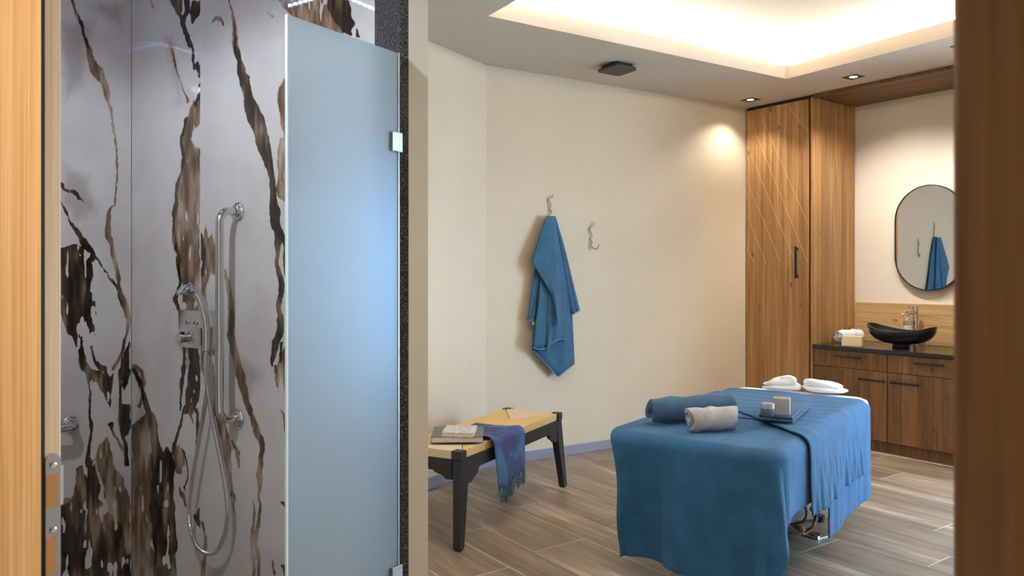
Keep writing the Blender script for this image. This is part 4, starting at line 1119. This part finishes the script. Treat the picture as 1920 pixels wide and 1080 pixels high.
# rolled towels on the table
SURF = TZ+.0075
a_, b_ = gp(1222, 800, SURF), gp(1388, 792, SURF)
rolled('rolled_towel', 'large dark blue rolled towel lying on the table', 'rolled towels', a_+V2(.0,.04), unit(.40,.145), SURF+.001, .43, .064, 2.6, M['blue_roll'], lump=.05, seed=3, start=-1.9, wav=.004)
c_ = gp(1300, 814, SURF)
rolled('rolled_towel', 'small grey rolled towel in front of the blue roll', 'rolled towels', c_+V2(-.012,.045), unit(.27,.06), SURF+.001, .22, .059, 2.4, M['grey_terry'], lump=.05, seed=5, start=-1.9, wav=.003)
# folded towel with jar and box
fp = gp(1421, 797, SURF); fd_ = unit(.5, .86); fq = V2(fd_.y, -fd_.x)
ft_ = thing('folded_towel', 'flat folded dark blue towel under the jar and carton', 'towel', (fp.x, fp.y, TZ+.029), ang(fq))
def fold_prof(n_=10):
    pts = []
    for k in range(n_+1): a = -math.pi/2-math.pi*k/n_; pts.append((.012*math.cos(a)*1.0, .012+.012*math.sin(a)))
    return pts
W2, D2 = .155, .46
def layer(mb, z0, h, w_, d_, x0=0, y0=0):
    r = h/2; pr = []
    for k in range(9): a = math.pi/2+math.pi*k/8; pr.append((y0+r+r*math.cos(a), z0+r+r*math.sin(a)))
    for k in range(9): a = -math.pi/2+math.pi*k/8; pr.append((y0+d_-r+r*math.cos(a), z0+r+r*math.sin(a)))
    mb.prism(pr, x0, x0+w_, 'x')
lm = MB(); layer(lm, .0, .015, W2, D2); lm.build('lower_fold', M['blue_roll'], ft_, bevel=.004)
lm = MB(); layer(lm, .0155, .015, W2-.006, D2-.01, .003, .006); lm.build('upper_fold', M['blue_roll'], ft_, bevel=.004)
FZ = TZ+.029+.0315
jp = gp(1442.5, 782, FZ)
jr = thing('jar', 'small dark jar with silver lid on the folded towel', 'jar', (jp.x, jp.y+.025, FZ))
MB().lathe([(.0001,0),(.028,0),(.030,.003),(.030,.036),(.0001,.036)], 32).build('jar_body', M['jar_glass'], jr, bevel=.001)
MB().lathe([(.0001,.0365),(.0305,.0365),(.0305,.058),(.029,.06),(.0001,.06)], 32).build('lid', M['silver'], jr, bevel=.001)
bp = gp(1470, 781, FZ)
o = MB().box(-.036,.036,-.036,.036,0,.075).build('carton', M['silver'], bevel=.0015); o.location = (bp.x+.015, bp.y+.07, FZ); o.rotation_euler = (0,0,math.radians(-22)); tag(o, 'small square silver carton standing behind the jar', 'carton')
# white folded cloths at the far end
def white_cloth_thing(px, py, wd, dp, ht, rz, label, seed, skew):
    P = gp(px, py, TZ+.02); t = thing('folded_cloth', label, 'cloth', (P.x, P.y, TZ+.0145), rz, 'white folded cloths')
    rnd = random.Random(seed); ph = [rnd.uniform(0,6.28) for _ in range(6)]
    def mk(x0, y0, w_, d_, z0, h_, name):
        def fn(a, b):
            th = a*2*math.pi; q = b
            cx2, sx2 = math.cos(th), math.sin(th); sg = lambda v: math.copysign(abs(v)**.55, v)
            rr = math.sin(q*math.pi)**.5 if 0 < q < 1 else 0
            zz = z0+h_*(1-math.cos(q*math.pi))/2*(1+.2*math.sin(cx2*3+ph[0])*math.cos(sx2*2+ph[1])+skew*cx2*rr)
            wob = 1+.07*math.sin(th*3+ph[2])+.04*math.sin(th*7+ph[3])
            return (x0+w_/2*sg(cx2)*rr*wob, y0+d_/2*sg(sx2)*rr*wob, zz)
        MB().grid(fn, 49, 17).build(name, M['white_cloth'], t, smooth=True)
    mk(0, 0, wd, dp, 0, ht*.6, 'lower_layer'); mk(-.01, .01, wd*.86, dp*.8, ht*.3, ht*.95, 'upper_layer')
    return t
white_cloth_thing(1467, 728, .22, .16, .055, math.radians(-14), 'white folded cloth at the far end, left one', 1, .5)
white_cloth_thing(1547, 733, .24, .16, .05, math.radians(-18), 'white folded cloth at the far end, right one', 2, -.4)
# cables, plug and floor socket under the table
cb = thing('power_cable', 'bundle of grey power cable with beige plug under the table', 'cable', (0,0,0))
def fpnt(px, py, z): q = gp(px, py, z); return (q.x, q.y, z)
MB().tube(smooth_path([fpnt(1480,1000,.012), fpnt(1510,996,.02), fpnt(1525,985,.05), fpnt(1530,965,.09), fpnt(1520,955,.14), fpnt(1527,945,.2)], 8), .006, 8).build('cord', M['cable'], cb, smooth=True)
MB().tube(smooth_path([fpnt(1470,985,.03), fpnt(1505,978,.06), fpnt(1512,960,.12), fpnt(1508,948,.18)], 8), .006, 8).build('cord', M['cable'], cb, smooth=True)
MB().tube(smooth_path([fpnt(1503,993,.03), fpnt(1520,990,.03), fpnt(1532,975,.06), fpnt(1528,958,.12)], 8), .006, 8).build('cord', M['cable'], cb, smooth=True)
MB().tube([fpnt(1490,987,.04), fpnt(1503,992,.045), fpnt(1505,996,.035)], [.012,.016,.017], 10).build('plug_body', M['beige_plastic'], cb, smooth=True)
for q in (1500, 1506):
    MB().tube([fpnt(q,996,.034), fpnt(q+.5,1003,.016)], .0024, 8).build('plug_pin', M['chrome'], cb, smooth=True)
so = gp(1528, 1004, 0)
fs_ = thing('floor_socket', 'flat square metal floor socket under the table edge', 'socket', (so.x, so.y, 0), ang(fl))
MB().box(-.05,.05,-.05,.05,.0,.005).build('plate', M['steel'], fs_, bevel=.001)
MB().lathe([(.022,.005),(.03,.005),(.03,.009),(.022,.009)], 24).build('socket_ring', M['black'], fs_)
MB().box(.02,.04,-.035,-.02,.005,.011).build('latch', M['chrome'], fs_, bevel=.001)
def rebase(t, x, y):                  # put a thing's Empty at its own base without moving its parts
    t.location = (x, y, 0)
    for c in t.children: c.location = (c.location.x-x, c.location.y-y, c.location.z)
rebase(cb, *gp(1510, 990, .0)); rebase(sc_, BC.x, BC.y)
